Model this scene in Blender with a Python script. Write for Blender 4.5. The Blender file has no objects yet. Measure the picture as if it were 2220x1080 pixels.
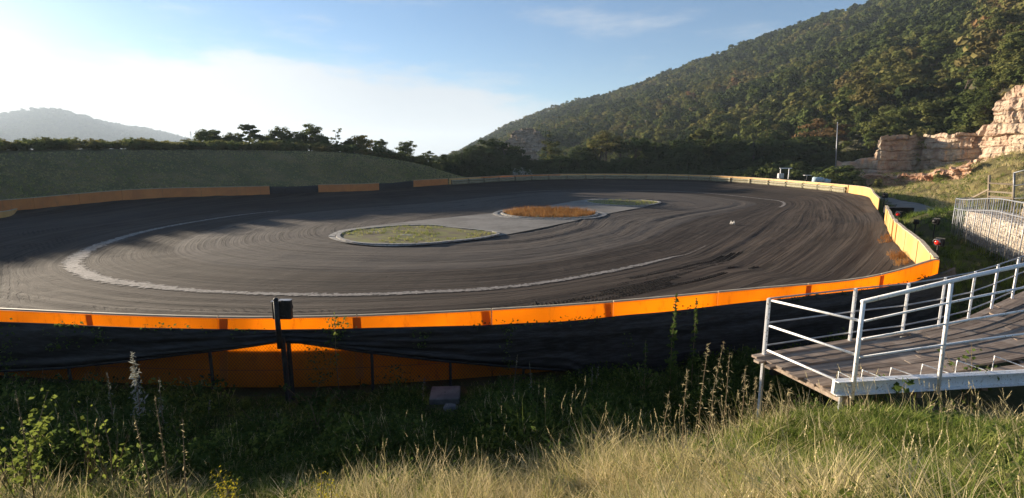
import bpy, math, random
import numpy as np
from mathutils import Vector, Matrix

random.seed(7)
RNG = np.random.default_rng(7)
scene = bpy.context.scene
COL = scene.collection

# ------------------------------------------------------------------ camera, sky, sun, exposure
F = 1100.0                      # focal length in photo pixels (photo 2220 x 1080)
PITCH = math.atan(190.0 / 1100.0)
CAMH = 5.6
CP, SP = math.cos(PITCH), math.sin(PITCH)
cam_data = bpy.data.cameras.new("camera")
cam_data.sensor_width = 36.0
cam_data.lens = 36.0 * F / 2220.0
cam_data.clip_start = 0.05
cam_data.clip_end = 9000.0
cam = bpy.data.objects.new("camera", cam_data)
COL.objects.link(cam)
cam.location = (0, 0, CAMH)
cam.rotation_euler = (math.pi / 2 - PITCH, 0, 0)
scene.camera = cam

SUN_AZ = math.radians(-53.0)    # left of straight ahead
SUN_EL = math.radians(9.8)
world = bpy.data.worlds.new("World")
scene.world = world
world.use_nodes = True
wn, wl = world.node_tree.nodes, world.node_tree.links
wn.clear()


def WN(t, **kw):
    n = wn.new(t)
    for k, v in kw.items():
        setattr(n, k, v)
    return n


def wmath(op, a, b=None, clamp=False):
    n = WN('ShaderNodeMath', operation=op, use_clamp=clamp)
    for i, v in enumerate((a, b)):
        if v is None:
            continue
        if isinstance(v, (int, float)):
            n.inputs[i].default_value = v
        else:
            wl.new(v, n.inputs[i])
    return n.outputs[0]


def wramp(v, a, b, t0=0.0, t1=1.0):
    n = WN('ShaderNodeMapRange', interpolation_type='SMOOTHSTEP')
    n.inputs[1].default_value, n.inputs[2].default_value = a, b
    n.inputs[3].default_value, n.inputs[4].default_value = t0, t1
    wl.new(v, n.inputs[0])
    return n.outputs[0]


sky = WN('ShaderNodeTexSky', sky_type='NISHITA', sun_disc=False)
sky.sun_elevation = SUN_EL
sky.sun_rotation = SUN_AZ
sky.altitude = 100
sky.air_density = 1.0
sky.dust_density = 0.25
sky.ozone_density = 4.0
tc = WN('ShaderNodeTexCoord')
sep = WN('ShaderNodeSeparateXYZ')
wl.new(tc.outputs['Generated'], sep.inputs[0])
az = wmath('ARCTAN2', sep.outputs[0], sep.outputs[1])
el = wmath('ARCSINE', sep.outputs[2])
comb = WN('ShaderNodeCombineXYZ')
wl.new(wmath('MULTIPLY', az, 5.0), comb.inputs[0])
wl.new(wmath('MULTIPLY', el, 18.0), comb.inputs[1])
nz = WN('ShaderNodeTexNoise')
nz.inputs['Scale'].default_value = 1.0
nz.inputs['Detail'].default_value = 8.0
nz.inputs['Roughness'].default_value = 0.58
wl.new(comb.outputs[0], nz.inputs['Vector'])
nfac = wmath('SUBTRACT', nz.outputs[0], 0.5)
# a flat bank of bright cloud whose ragged top lies about eleven degrees up
da = wmath('ADD', az, 0.38)
edge = wmath('SUBTRACT', 0.19, wmath('MULTIPLY', wmath('MULTIPLY', da, da), 0.42))
edge = wmath('MAXIMUM', edge, 0.06)
rel = wmath('SUBTRACT', edge, wmath('ADD', el, wmath('MULTIPLY', nfac, 0.16)))
bank = wramp(rel, -0.010, 0.040)
# thin high wisps everywhere
comb2 = WN('ShaderNodeCombineXYZ')
wl.new(wmath('ADD', wmath('MULTIPLY', az, 2.6), 4.3), comb2.inputs[0])
wl.new(wmath('MULTIPLY', el, 11.0), comb2.inputs[1])
nz2 = WN('ShaderNodeTexNoise')
nz2.inputs['Scale'].default_value = 1.0
nz2.inputs['Detail'].default_value = 9.0
nz2.inputs['Roughness'].default_value = 0.62
wl.new(comb2.outputs[0], nz2.inputs['Vector'])
wisp = wmath('MULTIPLY', wramp(nz2.outputs[0], 0.5, 0.74), 0.6)
mask = wmath('MAXIMUM', wmath('MULTIPLY', bank, 0.9), wisp, True)
# clouds scatter the sunlight: brighter towards the sun
sdir = WN('ShaderNodeCombineXYZ')
sv = (math.sin(SUN_AZ) * math.cos(SUN_EL), math.cos(SUN_AZ) * math.cos(SUN_EL), math.sin(SUN_EL))
for i in range(3):
    sdir.inputs[i].default_value = sv[i]
dot = WN('ShaderNodeVectorMath', operation='DOT_PRODUCT')
wl.new(tc.outputs['Generated'], dot.inputs[0])
wl.new(sdir.outputs[0], dot.inputs[1])
glow = wramp(dot.outputs['Value'], 0.75, 1.0, 0.0, 1.0)
cl = WN('ShaderNodeMix', data_type='RGBA')
cl.inputs[6].default_value = (3.95, 4.15, 4.4, 1)
cl.inputs[7].default_value = (5.9, 5.85, 5.75, 1)
wl.new(glow, cl.inputs[0])
mx = WN('ShaderNodeMix', data_type='RGBA')
wl.new(mask, mx.inputs[0])
wl.new(sky.outputs[0], mx.inputs[6])
wl.new(cl.outputs[2], mx.inputs[7])
bg = WN('ShaderNodeBackground')
bg.inputs['Strength'].default_value = 0.056
wl.new(mx.outputs[2], bg.inputs['Color'])
wo = WN('ShaderNodeOutputWorld')
wl.new(bg.outputs[0], wo.inputs['Surface'])

sun_data = bpy.data.lights.new("sun", 'SUN')
sun_data.energy = 5.0
sun_data.angle = math.radians(1.0)
sun_data.color = (1.0, 0.85, 0.66)
sun = bpy.data.objects.new("sun", sun_data)
COL.objects.link(sun)
sun.rotation_euler = Vector(sv).to_track_quat('Z', 'Y').to_euler()
sun.location = Vector(sv) * 100

vs = scene.view_settings
vs.view_transform = 'Standard'
vs.look = 'None'
vs.exposure = 1.65
vs.gamma = 1.0
vs.use_curve_mapping = False
scene.cycles.max_bounces = 6
scene.cycles.transparent_max_bounces = 8
scene.cycles.volume_bounces = 0


# ------------------------------------------------------------------ photo pixel <-> place
def slope(py):
    u = 540.0 - py
    return (u * CP - F * SP) / (F * CP + u * SP)


def at_depth(px, py, depth):
    u = 540.0 - py
    fw = F * CP + u * SP
    return np.array([(px - 1110.0) / fw * depth, depth, CAMH + (u * CP - F * SP) / fw * depth])


def at_z(px, py, z):
    return at_depth(px, py, (z - CAMH) / slope(py))


def project(x, y, z):
    dz = z - CAMH
    fw = y * CP - dz * SP
    up = y * SP + dz * CP
    return 1110.0 + F * x / fw, 540.0 - F * up / fw


# ------------------------------------------------------------------ numeric helpers
def _hash(ix, iy, seed):
    h = (ix * 374761393 + iy * 668265263 + seed * 1442695041) & 0xffffffff
    h = ((h ^ (h >> 13)) * 1274126177) & 0xffffffff
    return ((h ^ (h >> 16)) & 0xffff) / 65535.0


def vnoise(x, y, seed=0):
    x = np.asarray(x, float); y = np.asarray(y, float)
    ix = np.floor(x).astype(np.int64); iy = np.floor(y).astype(np.int64)
    fx = x - ix; fy = y - iy
    fx = fx * fx * (3 - 2 * fx); fy = fy * fy * (3 - 2 * fy)
    a = _hash(ix, iy, seed); b = _hash(ix + 1, iy, seed)
    c = _hash(ix, iy + 1, seed); d = _hash(ix + 1, iy + 1, seed)
    return (a * (1 - fx) + b * fx) * (1 - fy) + (c * (1 - fx) + d * fx) * fy


def fbm(x, y, seed=0, oct=4):
    s = 0; a = 0.5; t = 0
    for k in range(oct):
        s = s + a * vnoise(x * 2 ** k, y * 2 ** k, seed + 17 * k); t += a; a *= 0.5
    return s / t


def sstep(a, b, x):
    t = np.clip((np.asarray(x, float) - a) / (b - a), 0, 1)
    return t * t * (3 - 2 * t)


def catmull(P, n, closed=True):
    P = np.asarray(P, float); N = len(P); out = []
    segs = N if closed else N - 1
    for i in range(segs):
        if closed:
            p0, p1, p2, p3 = P[(i - 1) % N], P[i], P[(i + 1) % N], P[(i + 2) % N]
        else:
            p0, p1, p2, p3 = P[max(i - 1, 0)], P[i], P[i + 1], P[min(i + 2, N - 1)]
        for k in range(n):
            t = k / n
            out.append(0.5 * ((2 * p1) + (-p0 + p2) * t + (2 * p0 - 5 * p1 + 4 * p2 - p3) * t * t + (-p0 + 3 * p1 - 3 * p2 + p3) * t ** 3))
    if not closed:
        out.append(P[-1])
    return np.array(out)


def resample(P, step):
    P = np.asarray(P, float)
    L = np.concatenate([[0], np.cumsum(np.linalg.norm(np.diff(P[:, :2], axis=0), axis=1))])
    n = max(2, int(round(L[-1] / step)) + 1)
    s = np.linspace(0, L[-1], n)
    return np.stack([np.interp(s, L, P[:, i]) for i in range(P.shape[1])], 1), s


# ------------------------------------------------------------------ mesh helpers
class MB:
    def __init__(self):
        self.V = []; self.Fc = []; self.n = 0

    def add(self, V, Fc):
        self.V.extend([tuple(map(float, v)) for v in V])
        self.Fc.extend([tuple(i + self.n for i in f) for f in Fc])
        self.n += len(V)
        return self

    def hexa(self, P):   # 8 points: bottom ring of four, top ring of four
        return self.add(P, [(3, 2, 1, 0), (4, 5, 6, 7), (0, 1, 5, 4), (1, 2, 6, 5), (2, 3, 7, 6), (3, 0, 4, 7)])

    def box(self, c, sx, sy, sz, rz=0.0, bevel=0.0):
        ca, sa = math.cos(rz), math.sin(rz)
        P = []
        b = min(bevel, sx / 3, sy / 3, sz / 3)
        if b <= 0:
            for z in (-sz / 2, sz / 2):
                for x, y in ((-sx / 2, -sy / 2), (sx / 2, -sy / 2), (sx / 2, sy / 2), (-sx / 2, sy / 2)):
                    P.append((c[0] + x * ca - y * sa, c[1] + x * sa + y * ca, c[2] + z))
            return self.hexa(P)
        rings = [(-sz / 2, b), (-sz / 2 + b, 0), (sz / 2 - b, 0), (sz / 2, b)]
        Fc = []
        for z, i in rings:
            for x, y in ((-sx / 2 + i + (b - i), -sy / 2 + i), (sx / 2 - i - (b - i), -sy / 2 + i), (sx / 2 - i, -sy / 2 + i + (b - i)), (sx / 2 - i, sy / 2 - i - (b - i)),
                         (sx / 2 - i - (b - i), sy / 2 - i), (-sx / 2 + i + (b - i), sy / 2 - i), (-sx / 2 + i, sy / 2 - i - (b - i)), (-sx / 2 + i, -sy / 2 + i + (b - i))):
                P.append((c[0] + x * ca - y * sa, c[1] + x * sa + y * ca, c[2] + z))
        for r in range(3):
            for k in range(8):
                Fc.append((r * 8 + k, r * 8 + (k + 1) % 8, (r + 1) * 8 + (k + 1) % 8, (r + 1) * 8 + k))
        Fc.append(tuple(range(7, -1, -1))); Fc.append(tuple(range(24, 32)))
        return self.add(P, Fc)

    def bar(self, p0, p1, w, h, up=(0, 0, 1)):
        p0 = Vector(p0); p1 = Vector(p1)
        d = (p1 - p0).normalized(); u = Vector(up)
        s = d.cross(u)
        if s.length < 1e-4:
            s = d.cross(Vector((0, 1, 0)))
        s.normalize(); u = s.cross(d).normalized()
        P = []
        for p in (p0, p1):
            for a, b in ((-1, -1), (1, -1), (1, 1), (-1, 1)):
                P.append(p + s * (a * w / 2) + u * (b * h / 2))
        return self.hexa(P)

    def tube(self, path, radii, n=8, cap=True):
        path = [Vector(p) for p in path]
        if not hasattr(radii, '__len__'):
            radii = [radii] * len(path)
        V = []; Fc = []
        ref = Vector((0.31, 0.17, 0.93))
        for i, p in enumerate(path):
            a = path[max(i - 1, 0)]; b = path[min(i + 1, len(path) - 1)]
            d = (b - a).normalized()
            s = d.cross(ref)
            if s.length < 1e-3:
                s = d.cross(Vector((1, 0, 0)))
            s.normalize(); u = s.cross(d)
            for k in range(n):
                t = 2 * math.pi * k / n
                V.append(p + (s * math.cos(t) + u * math.sin(t)) * radii[i])
        for i in range(len(path) - 1):
            for k in range(n):
                Fc.append((i * n + k, i * n + (k + 1) % n, (i + 1) * n + (k + 1) % n, (i + 1) * n + k))
        if cap:
            Fc.append(tuple(range(n - 1, -1, -1)))
            Fc.append(tuple(range((len(path) - 1) * n, len(path) * n)))
        return self.add(V, Fc)

    def lathe(self, c, prof, n=16, axis='z'):
        V = []; Fc = []
        for r, h in prof:
            for k in range(n):
                t = 2 * math.pi * k / n
                a, b = r * math.cos(t), r * math.sin(t)
                V.append((c[0] + a, c[1] + b, c[2] + h) if axis == 'z' else (c[0] + a, c[1] + h, c[2] + b))
        for i in range(len(prof) - 1):
            for k in range(n):
                Fc.append((i * n + k, i * n + (k + 1) % n, (i + 1) * n + (k + 1) % n, (i + 1) * n + k))
        Fc.append(tuple(range(n - 1, -1, -1))); Fc.append(tuple(range((len(prof) - 1) * n, len(prof) * n)))
        return self.add(V, Fc)

    def build(self, name, mat, parent=None, smooth=False, loc=None):
        return mesh_obj(name, self.V, self.Fc, mat, parent, smooth, loc)


def mesh_data(name, V, Fc, mat, smooth=False):
    me = bpy.data.meshes.new(name)
    me.from_pydata([tuple(v) for v in V] if not isinstance(V, np.ndarray) else V.tolist(), [], Fc if not isinstance(Fc, np.ndarray) else Fc.tolist())
    if mat is not None:
        me.materials.append(mat)
    if smooth:
        me.polygons.foreach_set('use_smooth', [True] * len(me.polygons))
    me.update()
    return me


def link(name, me, parent=None, loc=None):
    o = bpy.data.objects.new(name, me)
    COL.objects.link(o)
    if parent is not None:
        o.parent = parent
    if loc is not None:
        o.location = loc
    return o


def mesh_obj(name, V, Fc, mat, parent=None, smooth=False, loc=None):
    return link(name, mesh_data(name, V, Fc, mat, smooth), parent, loc)


def grid_faces(nr, nc, closed=False):
    r = np.arange(nr - 1)[:, None]
    c = np.arange(nc if closed else nc - 1)[None, :]
    a = r * nc + c; b = r * nc + (c + 1) % nc
    return np.stack([a, b, b + nc, a + nc], -1).reshape(-1, 4)


def set_vec(me, name, arr, typ='FLOAT_VECTOR'):
    at = me.attributes.new(name, typ, 'POINT')
    if typ == 'FLOAT_VECTOR':
        at.data.foreach_set('vector', np.asarray(arr, np.float32).ravel())
    elif typ == 'FLOAT':
        at.data.foreach_set('value', np.asarray(arr, np.float32).ravel())
    elif typ == 'INT':
        at.data.foreach_set('value', np.asarray(arr, np.int32).ravel())


def tag(o, label, cat, group=None, kind=None):
    o['label'] = label; o['category'] = cat
    if group:
        o['group'] = group
    if kind:
        o['kind'] = kind
    return o


def empty(name, loc, label=None, cat=None, group=None):
    o = bpy.data.objects.new(name, None)
    COL.objects.link(o)
    o.location = loc
    o.empty_display_size = 0.2
    if label:
        tag(o, label, cat, group)
    return o


def structure(o):
    o['kind'] = 'structure'
    return o


# ------------------------------------------------------------------ materials
class Mat:
    def __init__(self, name):
        self.m = bpy.data.materials.new(name)
        self.m.use_nodes = True
        self.nt = self.m.node_tree
        self.N, self.L = self.nt.nodes, self.nt.links
        self.N.clear()
        self.out = self.N.new('ShaderNodeOutputMaterial')

    def new(self, t, **kw):
        n = self.N.new(t)
        for k, v in kw.items():
            setattr(n, k, v)
        return n

    def lk(self, a, b):
        self.L.new(a, b)

    def setin(self, sock, v):
        if isinstance(v, bpy.types.NodeSocket):
            self.L.new(v, sock)
        else:
            sock.default_value = v

    def coord(self, kind='Object'):
        if not hasattr(self, '_tc'):
            self._tc = self.new('ShaderNodeTexCoord')
        return self._tc.outputs[kind]

    def geo(self):
        if not hasattr(self, '_geo'):
            self._geo = self.new('ShaderNodeNewGeometry')
        return self._geo.outputs

    def attr(self, name, typ='GEOMETRY'):
        n = self.new('ShaderNodeAttribute', attribute_name=name, attribute_type=typ)
        return n.outputs

    def mapping(self, vec, scale=(1, 1, 1), loc=(0, 0, 0)):
        n = self.new('ShaderNodeMapping')
        self.lk(vec, n.inputs[0])
        n.inputs['Scale'].default_value = scale
        n.inputs['Location'].default_value = loc
        return n.outputs[0]

    def noise(self, vec, scale, detail=4, rough=0.55, dist=0.0):
        n = self.new('ShaderNodeTexNoise')
        self.lk(vec, n.inputs['Vector'])
        n.inputs['Scale'].default_value = scale
        n.inputs['Detail'].default_value = detail
        n.inputs['Roughness'].default_value = rough
        n.inputs['Distortion'].default_value = dist
        return n.outputs[0]

    def math(self, op, a, b=0.0, clamp=False):
        n = self.new('ShaderNodeMath', operation=op, use_clamp=clamp)
        self.setin(n.inputs[0], a); self.setin(n.inputs[1], b)
        return n.outputs[0]

    def rng(self, v, a, b, c=0.0, d=1.0):
        n = self.new('ShaderNodeMapRange', interpolation_type='SMOOTHSTEP')
        self.setin(n.inputs[0], v)
        for i, k in enumerate((a, b, c, d)):
            n.inputs[i + 1].default_value = k
        return n.outputs[0]

    def mix(self, f, a, b, mode='MIX'):
        n = self.new('ShaderNodeMix', data_type='RGBA', blend_type=mode)
        self.setin(n.inputs[0], f)
        for s, v in ((6, a), (7, b)):
            if isinstance(v, tuple):
                v = (*v[:3], 1)
            self.setin(n.inputs[s], v)
        return n.outputs[2]

    def ramp(self, f, stops):
        n = self.new('ShaderNodeValToRGB')
        self.lk(f, n.inputs[0])
        e = n.color_ramp.elements
        while len(e) < len(stops):
            e.new(0.5)
        for i, (p, c) in enumerate(stops):
            e[i].position = p; e[i].color = (*c, 1)
        return n.outputs[0]

    def bump(self, h, strength=0.3, dist=0.02):
        n = self.new('ShaderNodeBump')
        n.inputs['Strength'].default_value = strength
        n.inputs['Distance'].default_value = dist
        self.lk(h, n.inputs['Height'])
        return n.outputs[0]

    def pbr(self, col, rough=0.8, metal=0.0, normal=None, spec=0.3, coat=0.0):
        b = self.new('ShaderNodeBsdfPrincipled')
        self.setin(b.inputs['Base Color'], (*col, 1) if isinstance(col, tuple) else col)
        self.setin(b.inputs['Roughness'], rough)
        b.inputs['Metallic'].default_value = metal
        b.inputs['Specular IOR Level'].default_value = spec
        b.inputs['Coat Weight'].default_value = coat
        if normal is not None:
            self.lk(normal, b.inputs['Normal'])
        self.lk(b.outputs[0], self.out.inputs[0])
        return self.m

    def leaf(self, col, trans=0.4, tcol=None, normal=None):
        d = self.new('ShaderNodeBsdfDiffuse'); t = self.new('ShaderNodeBsdfTranslucent')
        c = (*col, 1) if isinstance(col, tuple) else col
        self.setin(d.inputs[0], c)
        self.setin(t.inputs[0], c if tcol is None else tcol)
        if normal is not None:
            self.lk(normal, d.inputs['Normal'])
        m = self.new('ShaderNodeMixShader')
        m.inputs[0].default_value = trans
        self.lk(d.outputs[0], m.inputs[1]); self.lk(t.outputs[0], m.inputs[2])
        self.lk(m.outputs[0], self.out.inputs[0])
        return self.m


def simple(name, a, b, scale=6, rough=0.7, metal=0.0, bumpv=0.15, dist=0.01, spec=0.3):
    M = Mat(name)
    n = M.noise(M.coord(), scale, 5, 0.6)
    return M.pbr(M.mix(M.rng(n, 0.35, 0.65), a, b), rough, metal, M.bump(n, bumpv, dist), spec)


def leaf_mat(name, stops, trans=0.4, spread=0.45):
    M = Mat(name)
    tint = M.attr('tint', 'INSTANCER')[2]
    oi = M.new('ShaderNodeObjectInfo')
    nz_ = M.noise(M.coord(), 0.9, 2, 0.5)
    f = M.math('ADD', tint, M.math('MULTIPLY', M.math('SUBTRACT', nz_, 0.5), 0.25), True)
    col = M.ramp(f, stops)
    br = M.math('ADD', 1.0 - spread / 2, M.math('MULTIPLY', oi.outputs['Random'], spread))
    v = M.new('ShaderNodeVectorMath', operation='SCALE')
    M.lk(col, v.inputs[0]); M.lk(br, v.inputs['Scale'])
    return M.leaf(v.outputs[0], trans)


M_tree = leaf_mat('tree_foliage', [(0.0, (0.040, 0.056, 0.024)), (0.3, (0.088, 0.110, 0.034)), (0.55, (0.165, 0.158, 0.052)), (0.78, (0.175, 0.130, 0.060)), (1.0, (0.22, 0.11, 0.05))], 0.28)
M_backlit = leaf_mat('backlit_foliage', [(0.0, (0.06, 0.085, 0.03)), (0.3, (0.115, 0.14, 0.05)), (0.6, (0.19, 0.17, 0.06)), (1.0, (0.22, 0.13, 0.05))], 0.5)  # lighter copy of the tree foliage; backlight brightness is put into its colours
M_bark = simple('bark', (0.05, 0.038, 0.028), (0.10, 0.08, 0.06), 5, 0.9, 0, 0.5, 0.03)
M_grass = leaf_mat('grass_blades', [(0.0, (0.045, 0.070, 0.018)), (0.3, (0.115, 0.17, 0.034)), (0.5, (0.26, 0.30, 0.07)), (0.7, (0.50, 0.42, 0.20)), (1.0, (0.66, 0.55, 0.33))], 0.35, 0.5)
M_weed = leaf_mat('weed_leaves', [(0.0, (0.03, 0.05, 0.02)), (0.5, (0.09, 0.13, 0.03)), (1.0, (0.22, 0.26, 0.05))], 0.45, 0.4)
M_silver = leaf_mat('silvery_leaves', [(0.0, (0.20, 0.22, 0.18)), (1.0, (0.42, 0.42, 0.36))], 0.3, 0.2)
M_yellow = leaf_mat('yellow_flowers', [(0.0, (0.35, 0.30, 0.03)), (1.0, (0.6, 0.5, 0.05))], 0.3, 0.3)
M_orangegrass = leaf_mat('russet_grass', [(0.0, (0.16, 0.07, 0.025)), (0.5, (0.30, 0.14, 0.045)), (1.0, (0.42, 0.24, 0.09))], 0.4, 0.3)

# dirt of the track: 'trk' carries (along x, along y, metres outward of the pale line)
M = Mat('track_dirt')
trk = M.attr('trk')[1]
sp_ = M.new('ShaderNodeSeparateXYZ'); M.lk(trk, sp_.inputs[0])
v = sp_.outputs[2]
stretch = M.mapping(trk, (0.05, 0.05, 1.3))
n1 = M.noise(M.mapping(trk, (0.035, 0.035, 2.0)), 1.0, 6, 0.65)
n2 = M.noise(M.mapping(trk, (0.06, 0.06, 4.5)), 1.0, 4, 0.6)
n3 = M.noise(M.coord(), 3.0, 6, 0.7)
n4 = M.noise(M.coord(), 0.22, 3, 0.5)
n5 = M.noise(M.mapping(M.coord(), (1, 1, 1)), 22.0, 3, 0.6)
col = M.mix(M.rng(n4, 0.35, 0.65), (0.041, 0.031, 0.0245), (0.057, 0.043, 0.034))
inner = M.math('MULTIPLY', M.rng(v, -4.6, -5.2), 0.75)
col = M.mix(inner, col, (0.112, 0.096, 0.083))
outer = M.rng(v, 5.0, 9.0)
col = M.mix(M.math('MULTIPLY', outer, 0.5), col, (0.040, 0.034, 0.030))
col = M.mix(M.math('MULTIPLY', M.rng(n1, 0.48, 0.62), 0.6), col, (0.086, 0.068, 0.055))
col = M.mix(M.math('MULTIPLY', M.rng(n2, 0.53, 0.64), 0.75), col, (0.022, 0.018, 0.015))
col = M.mix(M.math('MULTIPLY', M.rng(n3, 0.60, 0.70), 0.45), col, (0.108, 0.087, 0.071))
col = M.mix(M.math('MULTIPLY', M.rng(n5, 0.62, 0.72), 0.4), col, (0.02, 0.017, 0.015))
n6 = M.noise(M.mapping(trk, (0.09, 0.09, 9.0), (3, 1, 7)), 1.0, 2, 0.5)
col = M.mix(M.math('MULTIPLY', M.math('MULTIPLY', M.rng(n6, 0.60, 0.66), M.rng(n4, 0.40, 0.55)), 0.8), col, (0.016, 0.013, 0.011))
# radial scuffs in the belt inside the line
scf = M.noise(M.mapping(trk, (1.1, 1.1, 0.35)), 1.0, 4, 0.6)
sbelt = M.math('MULTIPLY', M.rng(v, -4.8, -4.0), M.rng(v, -0.8, -1.6))
col = M.mix(M.math('MULTIPLY', M.math('MULTIPLY', sbelt, M.rng(scf, 0.5, 0.64)), 0.6), col, (0.028, 0.023, 0.019))
# tread marks pressed in near the outer edge and in a scuffed belt
wv = M.new('ShaderNodeTexWave', wave_type='BANDS', bands_direction='DIAGONAL')
M.lk(M.coord(), wv.inputs['Vector'])
wv.inputs['Scale'].default_value = 1.6
wv.inputs['Distortion'].default_value = 3.0
wv.inputs['Detail'].default_value = 3.0
patch = M.rng(M.noise(M.mapping(trk, (0.10, 0.10, 0.55)), 1.0, 3, 0.55), 0.50, 0.62)
belt = M.math('MULTIPLY', M.math('MULTIPLY', M.rng(v, 1.8, 3.2), M.rng(v, 9.5, 7.0)), patch)
tread = M.math('MULTIPLY', M.rng(wv.outputs[1], 0.55, 0.8), belt)
col = M.mix(M.math('MULTIPLY', tread, 0.75), col, (0.020, 0.018, 0.016))
h = M.math('ADD', M.math('ADD', M.math('MULTIPLY', n1, 0.6), M.math('MULTIPLY', n2, 0.8)), M.math('ADD', M.math('MULTIPLY', n3, 0.5), M.math('MULTIPLY', n5, 0.25)))
h = M.math('SUBTRACT', h, M.math('MULTIPLY', tread, 0.8))
M_track = M.pbr(col, 0.95, 0, M.bump(h, 0.9, 0.07), 0.1)

M = Mat('pale_strip')
n1 = M.noise(M.coord(), 1.2, 6, 0.7); n2 = M.noise(M.coord(), 9.0, 5, 0.7)
col = M.mix(M.rng(n1, 0.35, 0.7), (0.30, 0.27, 0.24), (0.19, 0.17, 0.15))
col = M.mix(M.math('MULTIPLY', M.rng(n2, 0.48, 0.62), 0.7), col, (0.10, 0.085, 0.072))
M_strip = M.pbr(col, 0.9, 0, M.bump(n2, 0.4, 0.02), 0.2)
n3 = M.noise(M.mapping(M.coord(), (1, 1, 1)), 3.5, 6, 0.7)
keep_ = M.rng(M.math('SUBTRACT', M.math('ADD', n3, 0.12), M.math('MULTIPLY', M.attr('edge')[2], 0.36)), 0.30, 0.46)
tr_ = M.new('ShaderNodeBsdfTransparent'); mx_ = M.new('ShaderNodeMixShader')
pb_ = M.out.inputs[0].links[0].from_socket
M.lk(keep_, mx_.inputs[0]); M.lk(tr_.outputs[0], mx_.inputs[1]); M.lk(pb_, mx_.inputs[2]); M.lk(mx_.outputs[0], M.out.inputs[0])

M = Mat('infield_concrete')
n1 = M.noise(M.coord(), 0.25, 6, 0.65); n2 = M.noise(M.coord(), 2.4, 6, 0.7)
col = M.mix(M.rng(n1, 0.4, 0.65), (0.225, 0.208, 0.185), (0.15, 0.137, 0.12))
col = M.mix(M.math('MULTIPLY', M.rng(n2, 0.5, 0.7), 0.5), col, (0.10, 0.088, 0.074))
M_infield = M.pbr(col, 0.9, 0, M.bump(n2, 0.3, 0.02), 0.2)
M_kerb = simple('kerb_concrete', (0.34, 0.32, 0.285), (0.20, 0.185, 0.165), 2.5, 0.85, 0, 0.3, 0.01)
M_concrete = simple('weathered_concrete', (0.17, 0.16, 0.155), (0.10, 0.095, 0.095), 3.0, 0.9, 0, 0.3, 0.01)
M = Mat('patch_turf')
n1 = M.noise(M.coord(), 0.7, 5, 0.65)
M_turf = M.pbr(M.mix(M.rng(n1, 0.4, 0.6), (0.20, 0.19, 0.07), (0.16, 0.13, 0.08)), 0.95, 0, M.bump(n1, 0.5, 0.05), 0.1)

# ground: 'zone' carries weights (dry grass plus painted embankment haze, bare earth, gravel path)
M = Mat('ground_cover')
zone = M.attr('zone')[1]
zs = M.new('ShaderNodeSeparateXYZ'); M.lk(zone, zs.inputs[0])
n1 = M.noise(M.coord(), 0.35, 6, 0.65); n2 = M.noise(M.coord(), 5.0, 6, 0.7); n3 = M.noise(M.coord(), 26, 4, 0.7)
col = M.mix(M.rng(n1, 0.38, 0.62), (0.050, 0.062, 0.022), (0.085, 0.080, 0.034))
col = M.mix(zs.outputs[0], col, M.mix(M.rng(n1, 0.4, 0.62), (0.21, 0.155, 0.072), (0.125, 0.115, 0.048)))
col = M.mix(zs.outputs[1], col, M.mix(M.rng(n2, 0.42, 0.6), (0.30, 0.17, 0.09), (0.18, 0.11, 0.06)))
col = M.mix(M.math('MULTIPLY', M.rng(n2, 0.55, 0.72), 0.5), col, (0.045, 0.045, 0.022))
hh = M.math('ADD', n2, M.math('MULTIPLY', n3, 0.5))
M_ground = M.pbr(col, 0.95, 0, M.bump(hh, 0.8, 0.12), 0.1)
M_path = simple('gravel_path', (0.23, 0.21, 0.18), (0.16, 0.145, 0.125), 0.8, 0.95, 0, 0.3, 0.02)
M_hillsoil = simple('forest_floor', (0.045, 0.045, 0.022), (0.075, 0.062, 0.03), 0.05, 0.95, 0, 0.4, 0.5)
M_farhill = simple('far_forest', (0.035, 0.045, 0.025), (0.05, 0.06, 0.03), 0.02, 0.95, 0, 0.4, 2.0)

# limestone
def rock_mat(name, a, b, stain, stain_amt):
    M = Mat(name)
    c = M.coord()
    n1 = M.noise(M.mapping(c, (1, 1, 0.35)), 0.55, 6, 0.62)
    n2 = M.noise(c, 3.2, 6, 0.7)
    n3 = M.noise(M.mapping(c, (0.25, 0.25, 2.2)), 1.0, 5, 0.6)
    col = M.mix(M.rng(n1, 0.38, 0.62), a, b)
    col = M.mix(M.math('MULTIPLY', M.rng(n3, 0.5, 0.68), stain_amt), col, stain)
    col = M.mix(M.math('MULTIPLY', M.rng(n2, 0.56, 0.72), 0.55), col, (0.13, 0.09, 0.06))
    return M.pbr(col, 0.92, 0, M.bump(M.math('ADD', n2, n3), 0.7, 0.15), 0.15)


M_rock = rock_mat('limestone', (0.50, 0.40, 0.29), (0.40, 0.28, 0.20), (0.27, 0.16, 0.11), 0.75)
M_rubble = rock_mat('earthy_rubble', (0.48, 0.34, 0.24), (0.38, 0.20, 0.11), (0.30, 0.13, 0.06), 0.6)
M_farrock = rock_mat('far_cliff_rock', (0.30, 0.25, 0.20), (0.22, 0.17, 0.13), (0.15, 0.11, 0.08), 0.7)

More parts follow.
